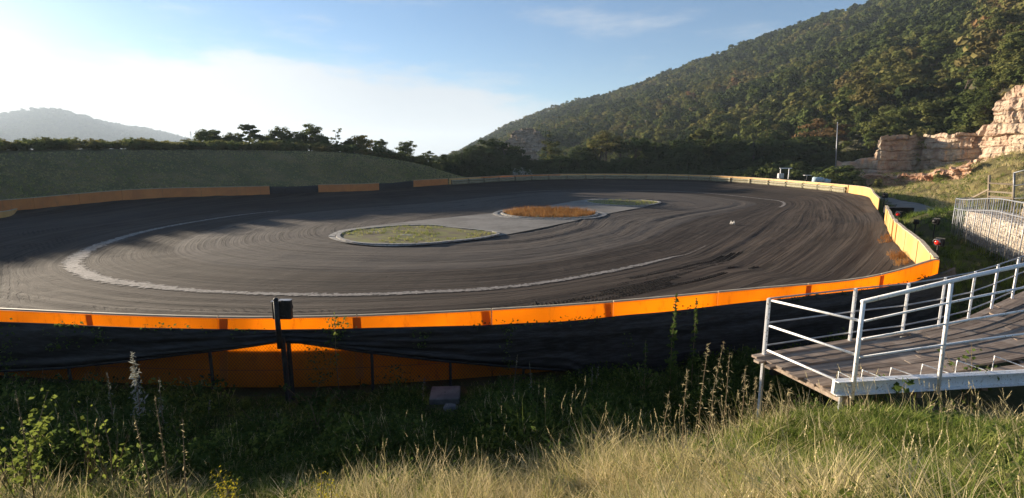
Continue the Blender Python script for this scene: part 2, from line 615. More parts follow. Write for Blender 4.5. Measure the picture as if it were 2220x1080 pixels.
# plastic of the barrier: thin enough for the sun to shine through
def plastic(name, a, b, dirt, trans, tc_):
    M = Mat(name)
    c = M.coord()
    n1 = M.noise(c, 0.8, 5, 0.6); n2 = M.noise(M.mapping(c, (2.5, 2.5, 0.5)), 2.0, 6, 0.7)
    col = M.mix(M.rng(n1, 0.35, 0.65), a, b)
    col = M.mix(M.math('MULTIPLY', M.rng(n2, 0.5, 0.72), dirt), col, (0.20, 0.13, 0.07))
    p = M.new('ShaderNodeBsdfPrincipled')
    M.lk(col, p.inputs['Base Color'])
    p.inputs['Roughness'].default_value = 0.55
    p.inputs['Specular IOR Level'].default_value = 0.3
    M.lk(M.bump(n2, 0.15, 0.01), p.inputs['Normal'])
    n3 = M.noise(M.mapping(c, (1, 1, 0.4)), 5.0, 6, 0.75); n4 = M.noise(c, 0.45, 3, 0.5)
    tcol = M.mix(M.rng(n4, 0.35, 0.65), tuple(tc_), tuple(x * 0.72 for x in tc_))
    tcol = M.mix(M.math('MULTIPLY', M.rng(n3, 0.52, 0.72), dirt * 1.3), tcol, (0.30, 0.12, 0.03))
    t = M.new('ShaderNodeBsdfTranslucent'); M.lk(tcol, t.inputs[0])
    m = M.new('ShaderNodeMixShader'); m.inputs[0].default_value = trans
    M.lk(p.outputs[0], m.inputs[1]); M.lk(t.outputs[0], m.inputs[2]); M.lk(m.outputs[0], M.out.inputs[0])
    return M.m


M_orange = plastic('orange_plastic', (0.82, 0.31, 0.025), (0.72, 0.25, 0.02), 0.4, 0.70, (1.0, 0.50, 0.03))
M_strap = plastic('brown_orange_plastic', (0.52, 0.18, 0.02), (0.44, 0.15, 0.02), 0.4, 0.5, (1.0, 0.62, 0.10))
M_cream = plastic('faded_plastic', (0.72, 0.44, 0.17), (0.66, 0.38, 0.13), 0.35, 0.12, (0.9, 0.5, 0.1))
M_rust = plastic('rusty_orange_plastic', (0.62, 0.24, 0.07), (0.52, 0.19, 0.06), 0.35, 0.12, (0.9, 0.35, 0.05))
M_top = simple('sunlit_barrier_cap', (0.62, 0.50, 0.34), (0.50, 0.40, 0.28), 3, 0.7)  # pale tone paints sunlight on the top edges of the barriers
M_cushion = simple('cushion_vinyl', (0.30, 0.27, 0.17), (0.20, 0.18, 0.12), 3, 0.6)
M_light_stop = simple('light_stop_orange', (0.55, 0.25, 0.05), (0.40, 0.17, 0.04), 5, 0.9)  # for the unseen light stop; orange to bounce daylight out through the panel
M_dark = simple('black_metal', (0.012, 0.012, 0.013), (0.03, 0.028, 0.026), 8, 0.6)
M_wire = simple('chain_wire', (0.035, 0.033, 0.03), (0.06, 0.055, 0.05), 20, 0.5, 0.5)
M = Mat('black_shade_cloth')
wv = M.noise(M.mapping(M.coord(), (1, 1, 6)), 3, 4, 0.6)
M_net = M.pbr(M.mix(M.rng(wv, 0.4, 0.65), (0.007, 0.007, 0.008), (0.024, 0.025, 0.031)), 0.6, 0, M.bump(wv, 0.5, 0.03), 0.35)  # bluish lighter tone paints the sheen on the folds
M = Mat('white_paint')
n1 = M.noise(M.coord(), 2.2, 6, 0.7); n2 = M.noise(M.coord(), 30, 3, 0.6)
col = M.mix(M.rng(n1, 0.5, 0.72), (0.82, 0.82, 0.81), (0.62, 0.57, 0.50))
col = M.mix(M.math('MULTIPLY', M.rng(n2, 0.58, 0.68), 0.75), col, (0.25, 0.15, 0.09))
M_white = M.pbr(col, 0.45, 0, M.bump(n2, 0.08, 0.003), 0.4)
M_galv = simple('galvanised_steel', (0.36, 0.37, 0.39), (0.25, 0.26, 0.28), 6, 0.5, 0.4, 0.05)
M_hole = simple('bolt_hole', (0.01, 0.01, 0.01), (0.03, 0.025, 0.02), 8, 0.8)
def wood_mat(name, a, b, c_):
    M = Mat(name)
    c = M.coord()
    oi = M.new('ShaderNodeObjectInfo')
    mp = M.mapping(c, (1.2, 30, 30))
    n1 = M.noise(mp, 1.0, 5, 0.65, 0.6); n2 = M.noise(c, 1.3, 4, 0.6)
    col = M.mix(M.rng(n1, 0.35, 0.65), a, b)
    col = M.mix(M.math('MULTIPLY', M.rng(n2, 0.48, 0.68), 0.6), col, c_)
    v_ = M.new('ShaderNodeVectorMath', operation='SCALE')
    M.lk(col, v_.inputs[0]); M.lk(M.math('ADD', 0.72, M.math('MULTIPLY', oi.outputs['Random'], 0.5)), v_.inputs['Scale'])
    return M.pbr(v_.outputs[0], 0.85, 0, M.bump(n1, 0.5, 0.006), 0.2)


M_wood = wood_mat('weathered_plank', (0.31, 0.24, 0.185), (0.17, 0.125, 0.095), (0.40, 0.33, 0.265))
M_fencewood = wood_mat('grey_fence_wood', (0.26, 0.21, 0.155), (0.16, 0.125, 0.09), (0.30, 0.25, 0.19))
M = Mat('gabion_stone')
oi = M.new('ShaderNodeObjectInfo')
vor = M.new('ShaderNodeTexVoronoi'); vor.inputs['Scale'].default_value = 5.0
M.lk(M.coord(), vor.inputs['Vector'])
n1 = M.noise(M.coord(), 9, 4, 0.6)
bw = M.new('ShaderNodeRGBToBW'); M.lk(vor.outputs['Color'], bw.inputs[0])
M_gstone = M.pbr(M.mix(bw.outputs[0], (0.26, 0.21, 0.16), (0.52, 0.45, 0.36)), 0.9, 0, M.bump(n1, 0.4, 0.02), 0.15)
M_red = simple('red_lens', (0.75, 0.03, 0.015), (0.60, 0.02, 0.01), 3, 0.18, 0, 0.02, 0.002, 0.6)
M_blue = simple('pale_blue_tarp', (0.42, 0.52, 0.56), (0.30, 0.40, 0.46), 3, 0.7)
M_trash = simple('dirty_white_plastic', (0.6, 0.58, 0.54), (0.42, 0.38, 0.32), 5, 0.6)

# ------------------------------------------------------------------ plan of the track
RING_PX = [(600, 458), (400, 485), (250, 520), (160, 565), (200, 600), (300, 618), (450, 632), (700, 640), (900, 635), (1110, 622), (1300, 593), (1450, 560), (1520, 538), (1700, 441), (1640, 430), (1500, 417), (1350, 413), (1200, 413), (1070, 421)]
RINGC = [at_z(x, y, 0.0)[:2] for x, y in RING_PX]
ins = RINGC.index(RINGC[12]) if False else 12
RINGC = RINGC[:13] + [np.array([24.6, 50.7])] + RINGC[13:] + [np.array([-14.5, 73.5])]
RING = catmull(RINGC, 24)
NEAR_PX = [(-260, 655), (0, 672), (200, 684), (450, 690), (600, 690), (800, 688), (1000, 680), (1200, 665), (1500, 640), (1660, 625), (1850, 607), (1970, 590), (2025, 562)]
FAR_PX = [(-120, 452), (0, 437), (100, 425), (300, 411), (580, 404), (690, 401), (820, 398), (900, 391), (1000, 386), (1100, 381), (1200, 378), (1350, 377), (1500, 379), (1650, 386), (1840, 402), (1902, 410)]
WPLAN = [(-30, 17.5, 'c'), (-20, 12.6, 'c'), (-11.5, 11, 'n'), (-5, 10.4, 'n'), (1, 11.3, 'n'), (6, 12.7, 'n'), (10, 14.1, 'n'), (13.2, 15.7, 'n'), (15.2, 17.9, 'n'), (17.8, 22, 2.2), (22, 29, 2.2), (30, 41, 2.25), (37, 52, 2.3), (43.2, 62, 'f'), (46.5, 72, 'f'), (47.5, 85, 'f'), (44, 98, 'f'), (36, 106.5, 'f'), (22, 111, 'f'), (9, 108, 'f'), (-1, 101, 'f'), (-9, 91, 'f'), (-16, 82, 'f'), (-21, 75.5, 'f'), (-27, 69.5, 'f'), (-33, 64, 'f'), (-41, 56, 'f'), (-45, 46.5, 'f'), (-45, 37, 'f'), (-39.5, 26, 'c')]
WC = []
for x, y, k in WPLAN:
    if k == 'c':
        z = 2.25
    elif k in ('n', 'f'):
        tab = NEAR_PX if k == 'n' else FAR_PX
        z = 2.3
        for _ in range(8):
            px, _py = project(x, y, z)
            z = CAMH + y * slope(np.interp(px, [t[0] for t in tab], [t[1] for t in tab]))
    else:
        z = k
    WC.append((x, y, z))
WALL = catmull(WC, 40)                      # dense closed curve x, y, top height
WALLH = 1.2
CEN = np.array([2.0, 57.0])
rw_th = np.arctan2(WALL[:, 1] - CEN[1], WALL[:, 0] - CEN[0])
o_ = np.argsort(rw_th)
RW_T, RW_R, RW_Z = rw_th[o_], np.hypot(WALL[:, 0] - CEN[0], WALL[:, 1] - CEN[1])[o_], WALL[o_, 2]
rr_th = np.arctan2(RING[:, 1] - CEN[1], RING[:, 0] - CEN[0])
o_ = np.argsort(rr_th)
RR_T, RR_R = rr_th[o_], np.hypot(RING[:, 0] - CEN[0], RING[:, 1] - CEN[1])[o_]


def rwall(t): return np.interp(t, RW_T, RW_R, period=2 * math.pi)
def zwall(t): return np.interp(t, RW_T, RW_Z, period=2 * math.pi)
def rring(t): return np.interp(t, RR_T, RR_R, period=2 * math.pi)


def track_z(x, y):
    t = np.arctan2(y - CEN[1], x - CEN[0]); r = np.hypot(x - CEN[0], y - CEN[1])
    a, b = rring(t), rwall(t)
    q = np.clip((r - a) / (b - a), 0, 1.3)
    return (zwall(t) - WALLH) * q ** 1.6


# signed distance to the wall (positive outside), wall index
WXY = WALL[:, :2]


def wall_dist(x, y):
    x = np.asarray(x, float).ravel(); y = np.asarray(y, float).ravel()
    D = np.empty(len(x)); I = np.empty(len(x), int)
    for a in range(0, len(x), 20000):
        d2 = (x[a:a + 20000, None] - WXY[None, :, 0]) ** 2 + (y[a:a + 20000, None] - WXY[None, :, 1]) ** 2
        i = d2.argmin(1); I[a:a + 20000] = i
        D[a:a + 20000] = np.sqrt(d2[np.arange(len(i)), i])
    t = np.arctan2(y - CEN[1], x - CEN[0]); r = np.hypot(x - CEN[0], y - CEN[1])
    return np.where(r > rwall(t), D, -D), I


# embankment crest on the far left
CREST_PX = [(-260, 337, 48), (0, 335, 60), (200, 330, 70), (400, 327, 80), (600, 329, 87), (700, 331, 90), (800, 339, 92), (900, 354, 96), (980, 368, 100), (1040, 377, 105)]
CREST = [np.array([-45.0, -14, 5.2]), np.array([-60.0, 0, 5.5]), np.array([-70.0, 18, 6.0]), np.array([-72.0, 34, 6.3])] + [at_depth(*c) for c in CREST_PX]
CREST = catmull(CREST, 20, closed=False)
RIGHT_PTS = np.array([(20, 22, .6), (25, 30, .7), (36, 46, .8), (46, 60, 0.9), (52, 76, 1.0), (27, 30.9, 1.0), (22.2, 22.3, 1.0), (33, 29, 2.2), (40, 36, 3.6), (40, 44, .85), (44, 52, .85), (47, 60, .95), (51, 72, .9), (49, 66, .9), (59.6, 58, 5.6), (54, 52, 3.4), (60, 70, 2.6), (84, 94, 4.8), (83, 82, 7.0), (71, 92, .3), (66, 92, .4), (75, 99, 3.0), (66, 108, 2.6), (58, 92, .6), (50, 110, 1.6), (40, 124, 1.8), (70, 60, 8.5), (60, 40, 8.0), (45, 20, 6.0), (25, 8, 3.4), (30, 15, 3.6), (95, 85, 9.5), (110, 70, 12), (62, 84, .7)])


def ground_z(x, y):
    shp = np.shape(x)
    x = np.asarray(x, float).ravel(); y = np.asarray(y, float).ravel()
    d, I = wall_dist(x, y)
    base = WALL[I, 2] - WALLH
    dp = np.maximum(d, 0)
    # general: near the wall follows the rim
    z = base - 0.12 + 0 * x
    # foreground slope
    de = dp - np.clip(x - 4, 0, 12) * 0.6
    zf = np.interp(de, [0, 1.5, 2.6, 3.4, 4.4, 5.9, 7.4, 10.4, 20, 60, 300], [0.62, 0.65, 0.78, 0.95, 1.22, 1.75, 2.6, 4.0, 5, 6, 8])
    zlo = np.interp(de, [0, 1.5, 2.6, 3.4, 4.4, 5.9, 7.4, 10.4, 20, 60, 300], [0.62, 0.64, 0.72, 0.84, 1.02, 1.42, 2.25, 4.0, 5, 6, 8])
    bl = sstep(0.2, 2.8, x)
    zf = zf * bl + zlo * (1 - bl)
    yl = 7.22 + (x - 4.95) * 0.2
    zf = zf + 0.62 * sstep(1.0, -0.7, y - yl) * sstep(2.0, 4.8, x) * (1 - sstep(1.6, 2.6, zf))
    zf = zf - 0.62 * np.exp(-((x - 3.9) ** 2 + (y - 8.6) ** 2) / 2.2)
    wf = sstep(22, 14, y) * sstep(-34, -22, x) * sstep(26, 18, x)
    # left embankment
    D2 = np.empty(len(x)); J = np.empty(len(x), int)
    for a in range(0, len(x), 20000):
        q = (x[a:a + 20000, None] - CREST[None, :, 0]) ** 2 + (y[a:a + 20000, None] - CREST[None, :, 1]) ** 2
        J[a:a + 20000] = q.argmin(1); D2[a:a + 20000] = np.sqrt(q.min(1))
    zc = CREST[J, 2]
    dw = wall_dist(CREST[:, 0], CREST[:, 1])[0][J]
    beyond = dp > dw
    t = dp / (dp + D2 + 1e-6)
    ze = np.where(beyond, zc + 0.4 * sstep(0, 6, D2) - np.clip(D2 - 10, 0, 60) * 0.06, (base - 0.15) + (zc - base + 0.15) * (t * t * (2.2 - 1.2 * t)))
    th = np.arctan2(y - CEN[1], x - CEN[0])
    we = sstep(1.62, 2.05, np.where(th < -1.2, th + 2 * math.pi, th)) * sstep(4.15, 3.85, np.where(th < -1.2, th + 2 * math.pi, th))
    # right bank
    w = np.zeros(len(x)); s = np.zeros(len(x))
    for p in RIGHT_PTS:
        q = 1.0 / (((x - p[0]) ** 2 + (y - p[1]) ** 2) + 4.0) ** 1.7
        w += q; s += q * p[2]
    zr = s / w
    zr = zr * sstep(0, 3, dp) + (base - 0.5) * (1 - sstep(0, 3, dp))
    wr = sstep(-1.02, -0.72, th) * sstep(1.15, 0.8, th)
    z = z * (1 - we) + ze * we
    z = z * (1 - wr) + zr * wr
    z = z * (1 - wf) + zf * wf
    far = np.hypot(x, y)
    z = z + (fbm(x * 0.5, y * 0.5, 3) - 0.5) * 0.16 * sstep(0.4, 3, dp)
    z = np.where(far > 250, z * (1 - sstep(250, 420, far)) + 1.0 * sstep(250, 420, far), z)
    zi = track_z(x, y) - 0.35
    z = np.where(d < 0, np.minimum(zi, z), z)
    return z.reshape(shp)


# ------------------------------------------------------------------ ground sheet
def build_ground():
    a1 = np.radians(np.linspace(-62, 62, 330)); a2 = np.radians(np.linspace(62, 298, 60))[1:-1]
    A = np.concatenate([a1, a2])
    R = [0.0]
    r = 0.6
    while r < 5600:
        R.append(r); r *= 1.028 if r < 160 else 1.08
    R = np.array(R[1:])
    RR, AA = np.meshgrid(R, A, indexing='ij')
    X, Y = np.sin(AA) * RR, np.cos(AA) * RR
    Z = ground_z(X, Y)
    V = np.stack([X, Y, Z], -1).reshape(-1, 3)
    Fc = grid_faces(len(R), len(A), True)[:, ::-1]
    V = np.vstack([V, [[0, 0, float(ground_z(np.array([0.0]), np.array([0.0]))[0])]]])
    c = len(V) - 1
    fan = [[c, (k + 1) % len(A), k] for k in range(len(A))]
    me = mesh_data('ground', V.tolist(), Fc.tolist() + [list(map(int, f[::-1])) for f in fan], M_ground, True)
    x, y = V[:, 0], V[:, 1]
    d, _ = wall_dist(x, y)
    dry = np.clip(sstep(30, 55, x) * 0.95 * (y < 130) + sstep(3.0, 5.5, d) * (np.hypot(x, y) < 14) * sstep(-4, 3, x) * 0.9, 0, 1)
    dry = np.maximum(dry, 1.0 * sstep(-8, -16, x) * sstep(20, 40, y) * (d > 0) * (np.hypot(x, y) < 140))  # left embankment: straw colour paints the haze and glare over the bank
    dry = dry * (0.55 + 0.45 * sstep(0.35, 0.6, fbm(x * 0.12, y * 0.12, 9)))
    earth = sstep(9, 3, np.hypot(x - 72, y - 95)) + sstep(7, 2, np.hypot(x - 82, y - 90)) * 0.7
    set_vec(me, 'zone', np.stack([dry, np.clip(earth, 0, 1), 0 * x], 1))
    structure(link('ground', me))


build_ground()


# ------------------------------------------------------------------ track surface, pale line, infield
def build_track():
    nt = 1080
    T = np.linspace(-math.pi, math.pi, nt, endpoint=False)
    rows_v = []
    fr_in = np.linspace(0.0, 1.0, 70)[1:]
    fr_out = np.linspace(0, 1.0, 70)[1:]
    a, b = rring(T), rwall(T) - 0.03
    rows = [a * f for f in fr_in] + [a + (b - a) * f for f in fr_out]
    Rm = np.array(rows)
    X = CEN[0] + Rm * np.cos(T); Y = CEN[1] + Rm * np.sin(T)
    Vv = Rm - a
    Z = track_z(X, Y)
    cosf = 1.0
    ruts = (fbm(Vv * 1.7 + 50 + np.sin(T) * 0.9, np.cos(T) * 2.2 + 30, 5, 4) - 0.5) * 0.16 + (fbm(X * 0.8, Y * 0.8, 21, 3) - 0.5) * 0.05
    isl = sstep(3, 8, Rm) * sstep(0.2, 2.0, np.abs(Vv))
    Z = Z + ruts * isl - 0.03 * (1 - sstep(0.2, 2.0, np.abs(Vv))) * 0
    # dirt thrown up against the boards
    Z = Z + 0.18 * sstep(0.9, 0.0, (b - Rm))
    V = np.stack([X, Y, Z], -1).reshape(-1, 3)
    Fc = grid_faces(len(rows), nt, True)
    V = np.vstack([V, [[CEN[0], CEN[1], 0]]]); c = len(V) - 1
    fan = [[c, k, (k + 1) % nt] for k in range(nt)]
    me = mesh_data('track', V.tolist(), Fc[:, ::-1].tolist() + fan, M_track, True)
    trk = np.stack([np.cos(T)[None, :] * 40 + 0 * Rm, np.sin(T)[None, :] * 40 + 0 * Rm, Vv], -1).reshape(-1, 3)
    set_vec(me, 'trk', np.vstack([trk, [[0, 0, -30]]]))
    structure(link('track', me))
    # pale line, a strip laid in the dirt: wide at the near bend, worn away on the straights
    ths = np.linspace(-math.pi, math.pi, 900, endpoint=False)
    px, py = project(CEN[0] + rring(ths) * np.cos(ths), CEN[1] + rring(ths) * np.sin(ths), 0 * ths)
    vis = ~(((px > 1530) & (py > 450)) | ((px > 605) & (px < 1060) & (py < 470)))
    tap = sstep(1530, 1380, px) * (py > 450) + (py <= 450) * sstep(605, 480, px) * (px < 800) + (py <= 450) * (px >= 800) * sstep(1060, 1180, px) + (px < 480) * 1.0
    tap = np.clip(tap, 0.12, 1)
    wid = tap * (np.where(py > 470, 0.34, 0.36) + 0.24 * sstep(520, 200, px)) * (0.85 + 0.3 * fbm(ths * 14, ths * 0 + 3, 8))
    V = []; Fc = []
    for k, t in enumerate(ths):
        e = (vnoise(np.array([k * 0.9]), np.array([1.0]), 4)[0] - 0.5) * 0.14
        for s in (-1, -0.33, 0.33, 1):
            rr = rring(t) + s * wid[k] + e * (abs(s) > 0.9)
            x, y = CEN[0] + rr * math.cos(t), CEN[1] + rr * math.sin(t)
            V.append((x, y, float(track_z(np.array(x), np.array(y))) + 0.022))
    for k in range(900):
        k2 = (k + 1) % 900
        if vis[k] and vis[k2]:
            for s in range(3):
                Fc.append((k * 4 + s, k2 * 4 + s, k2 * 4 + s + 1, k * 4 + s + 1))
    ln = structure(mesh_obj('track_line', V, [f[::-1] for f in Fc], M_strip, None, True))
    set_vec(ln.data, 'edge', [1.0, 0.33, 0.33, 1.0] * 900, 'FLOAT')


build_track()


def offset_poly(P, d):
    P = np.asarray(P); n = len(P)
    c = P.mean(0)
    t = np.roll(P, -1, 0) - np.roll(P, 1, 0)
    t /= np.linalg.norm(t, axis=1)[:, None] + 1e-9
    nrm = np.stack([t[:, 1], -t[:, 0]], 1)
    if ((P - c) * nrm).sum() < 0:
        nrm = -nrm
    return P + nrm * d


def fan_sheet(name, P, z, mat, parent=None):
    P = np.asarray(P); n = len(P); c = P.mean(0)
    rows = []
    for f in (0.0, 0.25, 0.5, 0.75, 1.0):
        rows.append(c + (P - c) * f)
    V = [(c[0], c[1], z)]
    Fc = []
    for k, f in enumerate((0.25, 0.5, 0.75, 1.0)):
        Q = c + (P - c) * f
        V += [(q[0], q[1], z) for q in Q]
    for i in range(n):
        Fc.append((0, 1 + i, 1 + (i + 1) % n))
    for k in range(3):
        for i in range(n):
            a = 1 + k * n; b = a + n
            Fc.append((a + i, b + i, b + (i + 1) % n, a + (i + 1) % n))
    area = sum(P[i][0] * P[(i + 1) % n][1] - P[(i + 1) % n][0] * P[i][1] for i in range(n))
    if area < 0:
        Fc = [f[::-1] for f in Fc]
    return mesh_obj(name, V, Fc, mat, parent)


def kerb_run(name, P, z0, w, h, mat, parent, closed=True, seglen=0.9):
    """a ring of kerb stones, one object for each"""
    P = np.asarray(P)
    Q = np.vstack([P, P[:1]]) if closed else P
    Q, s = resample(Q, seglen)
    for i in range(len(Q) - 1):
        a, b = Q[i], Q[i + 1]
        d = b - a; L = np.linalg.norm(d); d /= L
        mb = MB()
        mb.box((0, 0, h / 2 + random.uniform(-.012, .012)), L - 0.015, w, h, 0, 0.012)
        o = mb.build(name, mat, parent)
        m = (a + b) / 2
        o.location = (m[0], m[1], z0); o.rotation_euler = (0, 0, math.atan2(d[1], d[0]))


ISL_PX = [(712, 515), (725, 506), (760, 497), (900, 480), (1080, 462), (1170, 450), (1245, 437), (1290, 432), (1350, 432), (1405, 435), (1430, 440), (1400, 449), (1330, 462), (1200, 490), (1120, 506), (1050, 518), (975, 528), (900, 534), (840, 536), (780, 532), (735, 525)]
ISL = catmull([at_z(x, y, 0)[:2] for x, y in ISL_PX], 8)
infield = structure(fan_sheet('infield', ISL, 0.055, M_infield))


def px_loop(pts, n=8):
    return catmull([at_z(x, y, 0.06)[:2] for x, y in pts], n)


P_near = px_loop([(738, 514), (760, 502), (850, 492), (930, 490), (1000, 497), (1075, 506), (1050, 515), (975, 524), (900, 530), (820, 530), (765, 525)])
P_far = px_loop([(1272, 437), (1310, 434), (1370, 433.5), (1415, 437), (1428, 440), (1400, 446), (1360, 447), (1300, 443)])
P_circ = px_loop([(1092, 463), (1110, 457), (1150, 453.5), (1200, 453), (1250, 455), (1284, 461), (1290, 466), (1265, 471.5), (1200, 474), (1140, 472), (1105, 468)])
for k, P in enumerate((P_near, P_far, P_circ)):
    fan_sheet('turf_patch', P, 0.09, M_turf, infield)
    kerb_run('kerb_stone', offset_poly(P, 0.16), 0.056, 0.30, 0.11, M_kerb, infield)
kerb_run('kerb_stone', offset_poly(P_circ, 0.95), 0.056, 0.5, 0.05, M_kerb, infield, True, 1.2)
half = [i for i in range(len(ISL)) if project(ISL[i][0], ISL[i][1], 0)[0] < 1010]
kerb_run('kerb_stone', offset_poly(ISL, -0.25)[[i for i in range(len(ISL)) if project(*ISL[i], 0)[0] < 1010 and project(*ISL[i], 0)[1] > 498]], 0.056, 0.45, 0.03, M_kerb, infield, False, 1.1)



# tyre tread prints: rows of small pressed-up clods beside the line and along the near boards
def tread_prints():
    rg_ = np.random.default_rng(17)
    mb = MB()

    def clod(t, v, lw, ang, h=0.045, w=0.075):
        rr = rring(t) + v
        x, y = CEN[0] + rr * math.cos(t), CEN[1] + rr * math.sin(t)
        z = float(track_z(np.array(x), np.array(y)))
        a = t + ang
        c, s_ = math.cos(a), math.sin(a)
        P = []
        for zz, k in ((-0.05, 1.0), (h * rg_.uniform(0.6, 1.3), 0.55)):
            for dx, dy in ((-1, -1), (1, -1), (1, 1), (-1, 1)):
                ax, ay = dx * lw / 2 * k, dy * w / 2 * k
                P.append((x + ax * c - ay * s_, y + ax * s_ + ay * c, z + zz))
        mb.hexa(P)
    for v0, ta, tb in ((1.9, -1.46, -1.20), (2.5, -1.56, -1.16), (3.3, -1.60, -1.14), (4.0, -1.64, -1.18), (4.9, -1.68, -1.20), (5.6, -1.72, -1.24), (6.6, -1.76, -1.30)):
        t = ta
        while t < tb:
            r0 = float(rring(t)) + v0
            if fbm(np.array([t * 9]), np.array([v0 * 3]), 5, 2)[0] > 0.40:
                for sg in (-1, 1):
                    clod(t, v0 + sg * 0.11 + 0.5 * math.sin(t * 5 + v0), 0.20, sg * 0.7)
            t += 0.16 / r0
    # crossing ruts along the near boards
    for ta in np.arange(-2.35, -1.55, 0.028):
        n = rg_.integers(8, 16); v = rg_.uniform(4.8, 6.4); t = ta + rg_.normal() * 0.006
        dr = rg_.choice([-1, 1])
        for k in range(n):
            if float(rring(t)) + v > float(rwall(t)) - 1.6:
                break
            clod(t, v, 0.22, dr * 0.8, 0.035, 0.09)
            v += 0.19; t += dr * 0.0042
    for v0, ta, tb in ((4.6, -2.35, -1.75), (5.6, -2.4, -1.7), (6.5, -2.3, -1.6)):
        t = ta
        while t < tb:
            if fbm(np.array([t * 12]), np.array([v0]), 9, 2)[0] > 0.45:
                clod(t, v0 + 0.2 * math.sin(t * 9), 0.10, 0.0, 0.035, 0.30)
            t += 0.010
    o = mb.build('tread_print', M_clod)
    tag(o, 'dark tyre tread prints pressed into the near dirt', 'tyre marks', kind='stuff')


M_clod = simple('dark_dirt', (0.030, 0.024, 0.019), (0.018, 0.014, 0.011), 6, 0.95)  # darker than the track dirt around it
tread_prints()


# ------------------------------------------------------------------ scatter (geometry nodes, only for what nobody could count)
def scatter(name, pts, rot, scl, kind, tint, protos):
    me = bpy.data.meshes.new(name)
    me.from_pydata(np.asarray(pts).tolist(), [], [])
    set_vec(me, 'rot', rot); set_vec(me, 'scl', scl if np.ndim(scl) == 2 else np.repeat(np.asarray(scl)[:, None], 3, 1))
    set_vec(me, 'tint', tint, 'FLOAT'); set_vec(me, 'pick', kind, 'INT')
    o = link(name, me)
    ng = bpy.data.node_groups.new(name, 'GeometryNodeTree')
    ng.interface.new_socket('Geometry', in_out='INPUT', socket_type='NodeSocketGeometry')
    ng.interface.new_socket('Geometry', in_out='OUTPUT', socket_type='NodeSocketGeometry')
    N, L = ng.nodes, ng.links
    gi = N.new('NodeGroupInput'); go = N.new('NodeGroupOutput')
    join = N.new('GeometryNodeJoinGeometry')

    def na(nm, t):
        n = N.new('GeometryNodeInputNamedAttribute'); n.data_type = t; n.inputs[0].default_value = nm
        return n.outputs[0]
    r_, s_, k_ = na('rot', 'FLOAT_VECTOR'), na('scl', 'FLOAT_VECTOR'), na('pick', 'INT')
    for i, p in enumerate(protos):
        c = N.new('FunctionNodeCompare'); c.data_type = 'INT'; c.operation = 'EQUAL'
        L.new(k_, c.inputs[2]); c.inputs[3].default_value = i
        oi = N.new('GeometryNodeObjectInfo'); oi.inputs[0].default_value = p
        ip = N.new('GeometryNodeInstanceOnPoints')
        L.new(gi.outputs[0], ip.inputs['Points']); L.new(c.outputs[0], ip.inputs['Selection'])
        L.new(oi.outputs['Geometry'], ip.inputs['Instance'])
        L.new(r_, ip.inputs['Rotation']); L.new(s_, ip.inputs['Scale'])
        L.new(ip.outputs[0], join.inputs[0])
    L.new(join.outputs[0], go.inputs[0])
    md = o.modifiers.new('scatter', 'NODES'); md.node_group = ng
    o['kind'] = 'stuff'
    return o


def proto(name, V, Fc, mat, smooth=False):
    return bpy.data.objects.new(name, mesh_data(name, V, Fc, mat, smooth))


# ------------------------------------------------------------------ foliage generators
def leaf_quads(C, size, rng, up=0.35, outward=None, aspect=0.6):
    """folded leaf-shaped faces around the points C"""
    n = len(C)
    nr = rng.normal(size=(n, 3)); nr[:, 2] += up
    if outward is not None:
        nr = nr * 0.5 + outward * 1.1
    nr /= np.linalg.norm(nr, axis=1)[:, None]
    a = np.cross(nr, rng.normal(size=(n, 3))); a /= np.linalg.norm(a, axis=1)[:, None] + 1e-9
    b = np.cross(nr, a)
    s = (np.asarray(size) * (0.6 + 0.8 * rng.random(n)))[:, None]
    V = np.stack([C - a * s, C + b * s * aspect + nr * s * 0.15, C + a * s, C - b * s * aspect + nr * s * 0.15], 1).reshape(-1, 3)
    Fc = np.arange(n * 4).reshape(-1, 4)
    return V, Fc


def crown(seed, rx, rz, zc, nclump, per, leaf, flat=1.0, lean=0.0, gap=0.0):
    """clumps of leaves on an uneven ellipsoid; returns verts, faces, clump centres"""
    rng = np.random.default_rng(seed)
    cs = []; rs = []
    for i in range(nclump):
        u = rng.normal(size=3); u /= np.linalg.norm(u)
        f = rng.random() ** 0.33
        e = 0.78 + 0.36 * rng.random()
        c = np.array([u[0] * rx * f * e, u[1] * rx * f * e, zc + u[2] * rz * f * e])
        c[0] += lean * (c[2] - zc)
        cs.append(c); rs.append((0.20 + 0.24 * rng.random()) * rx)
    P = []; O = []
    for c, r in zip(cs, rs):
        m = int(per * (0.6 + 0.8 * rng.random()))
        u = rng.normal(size=(m, 3)); u /= np.linalg.norm(u, axis=1)[:, None]
        q = u * (r * rng.random((m, 1)) ** 0.5)
        q[:, 2] *= 0.62 * flat
        uc = (c - np.array([0, 0, zc])) / np.array([rx, rx, rz])
        P.append(c + q); O.append(u * 0.9 + uc * 0.9 + np.array([0, 0, 0.25]))
    P = np.vstack(P); O = np.vstack(O)
    V, Fc = leaf_quads(P, np.full(len(P), leaf), rng, 0.4, O)
    return V, Fc, np.array(cs)


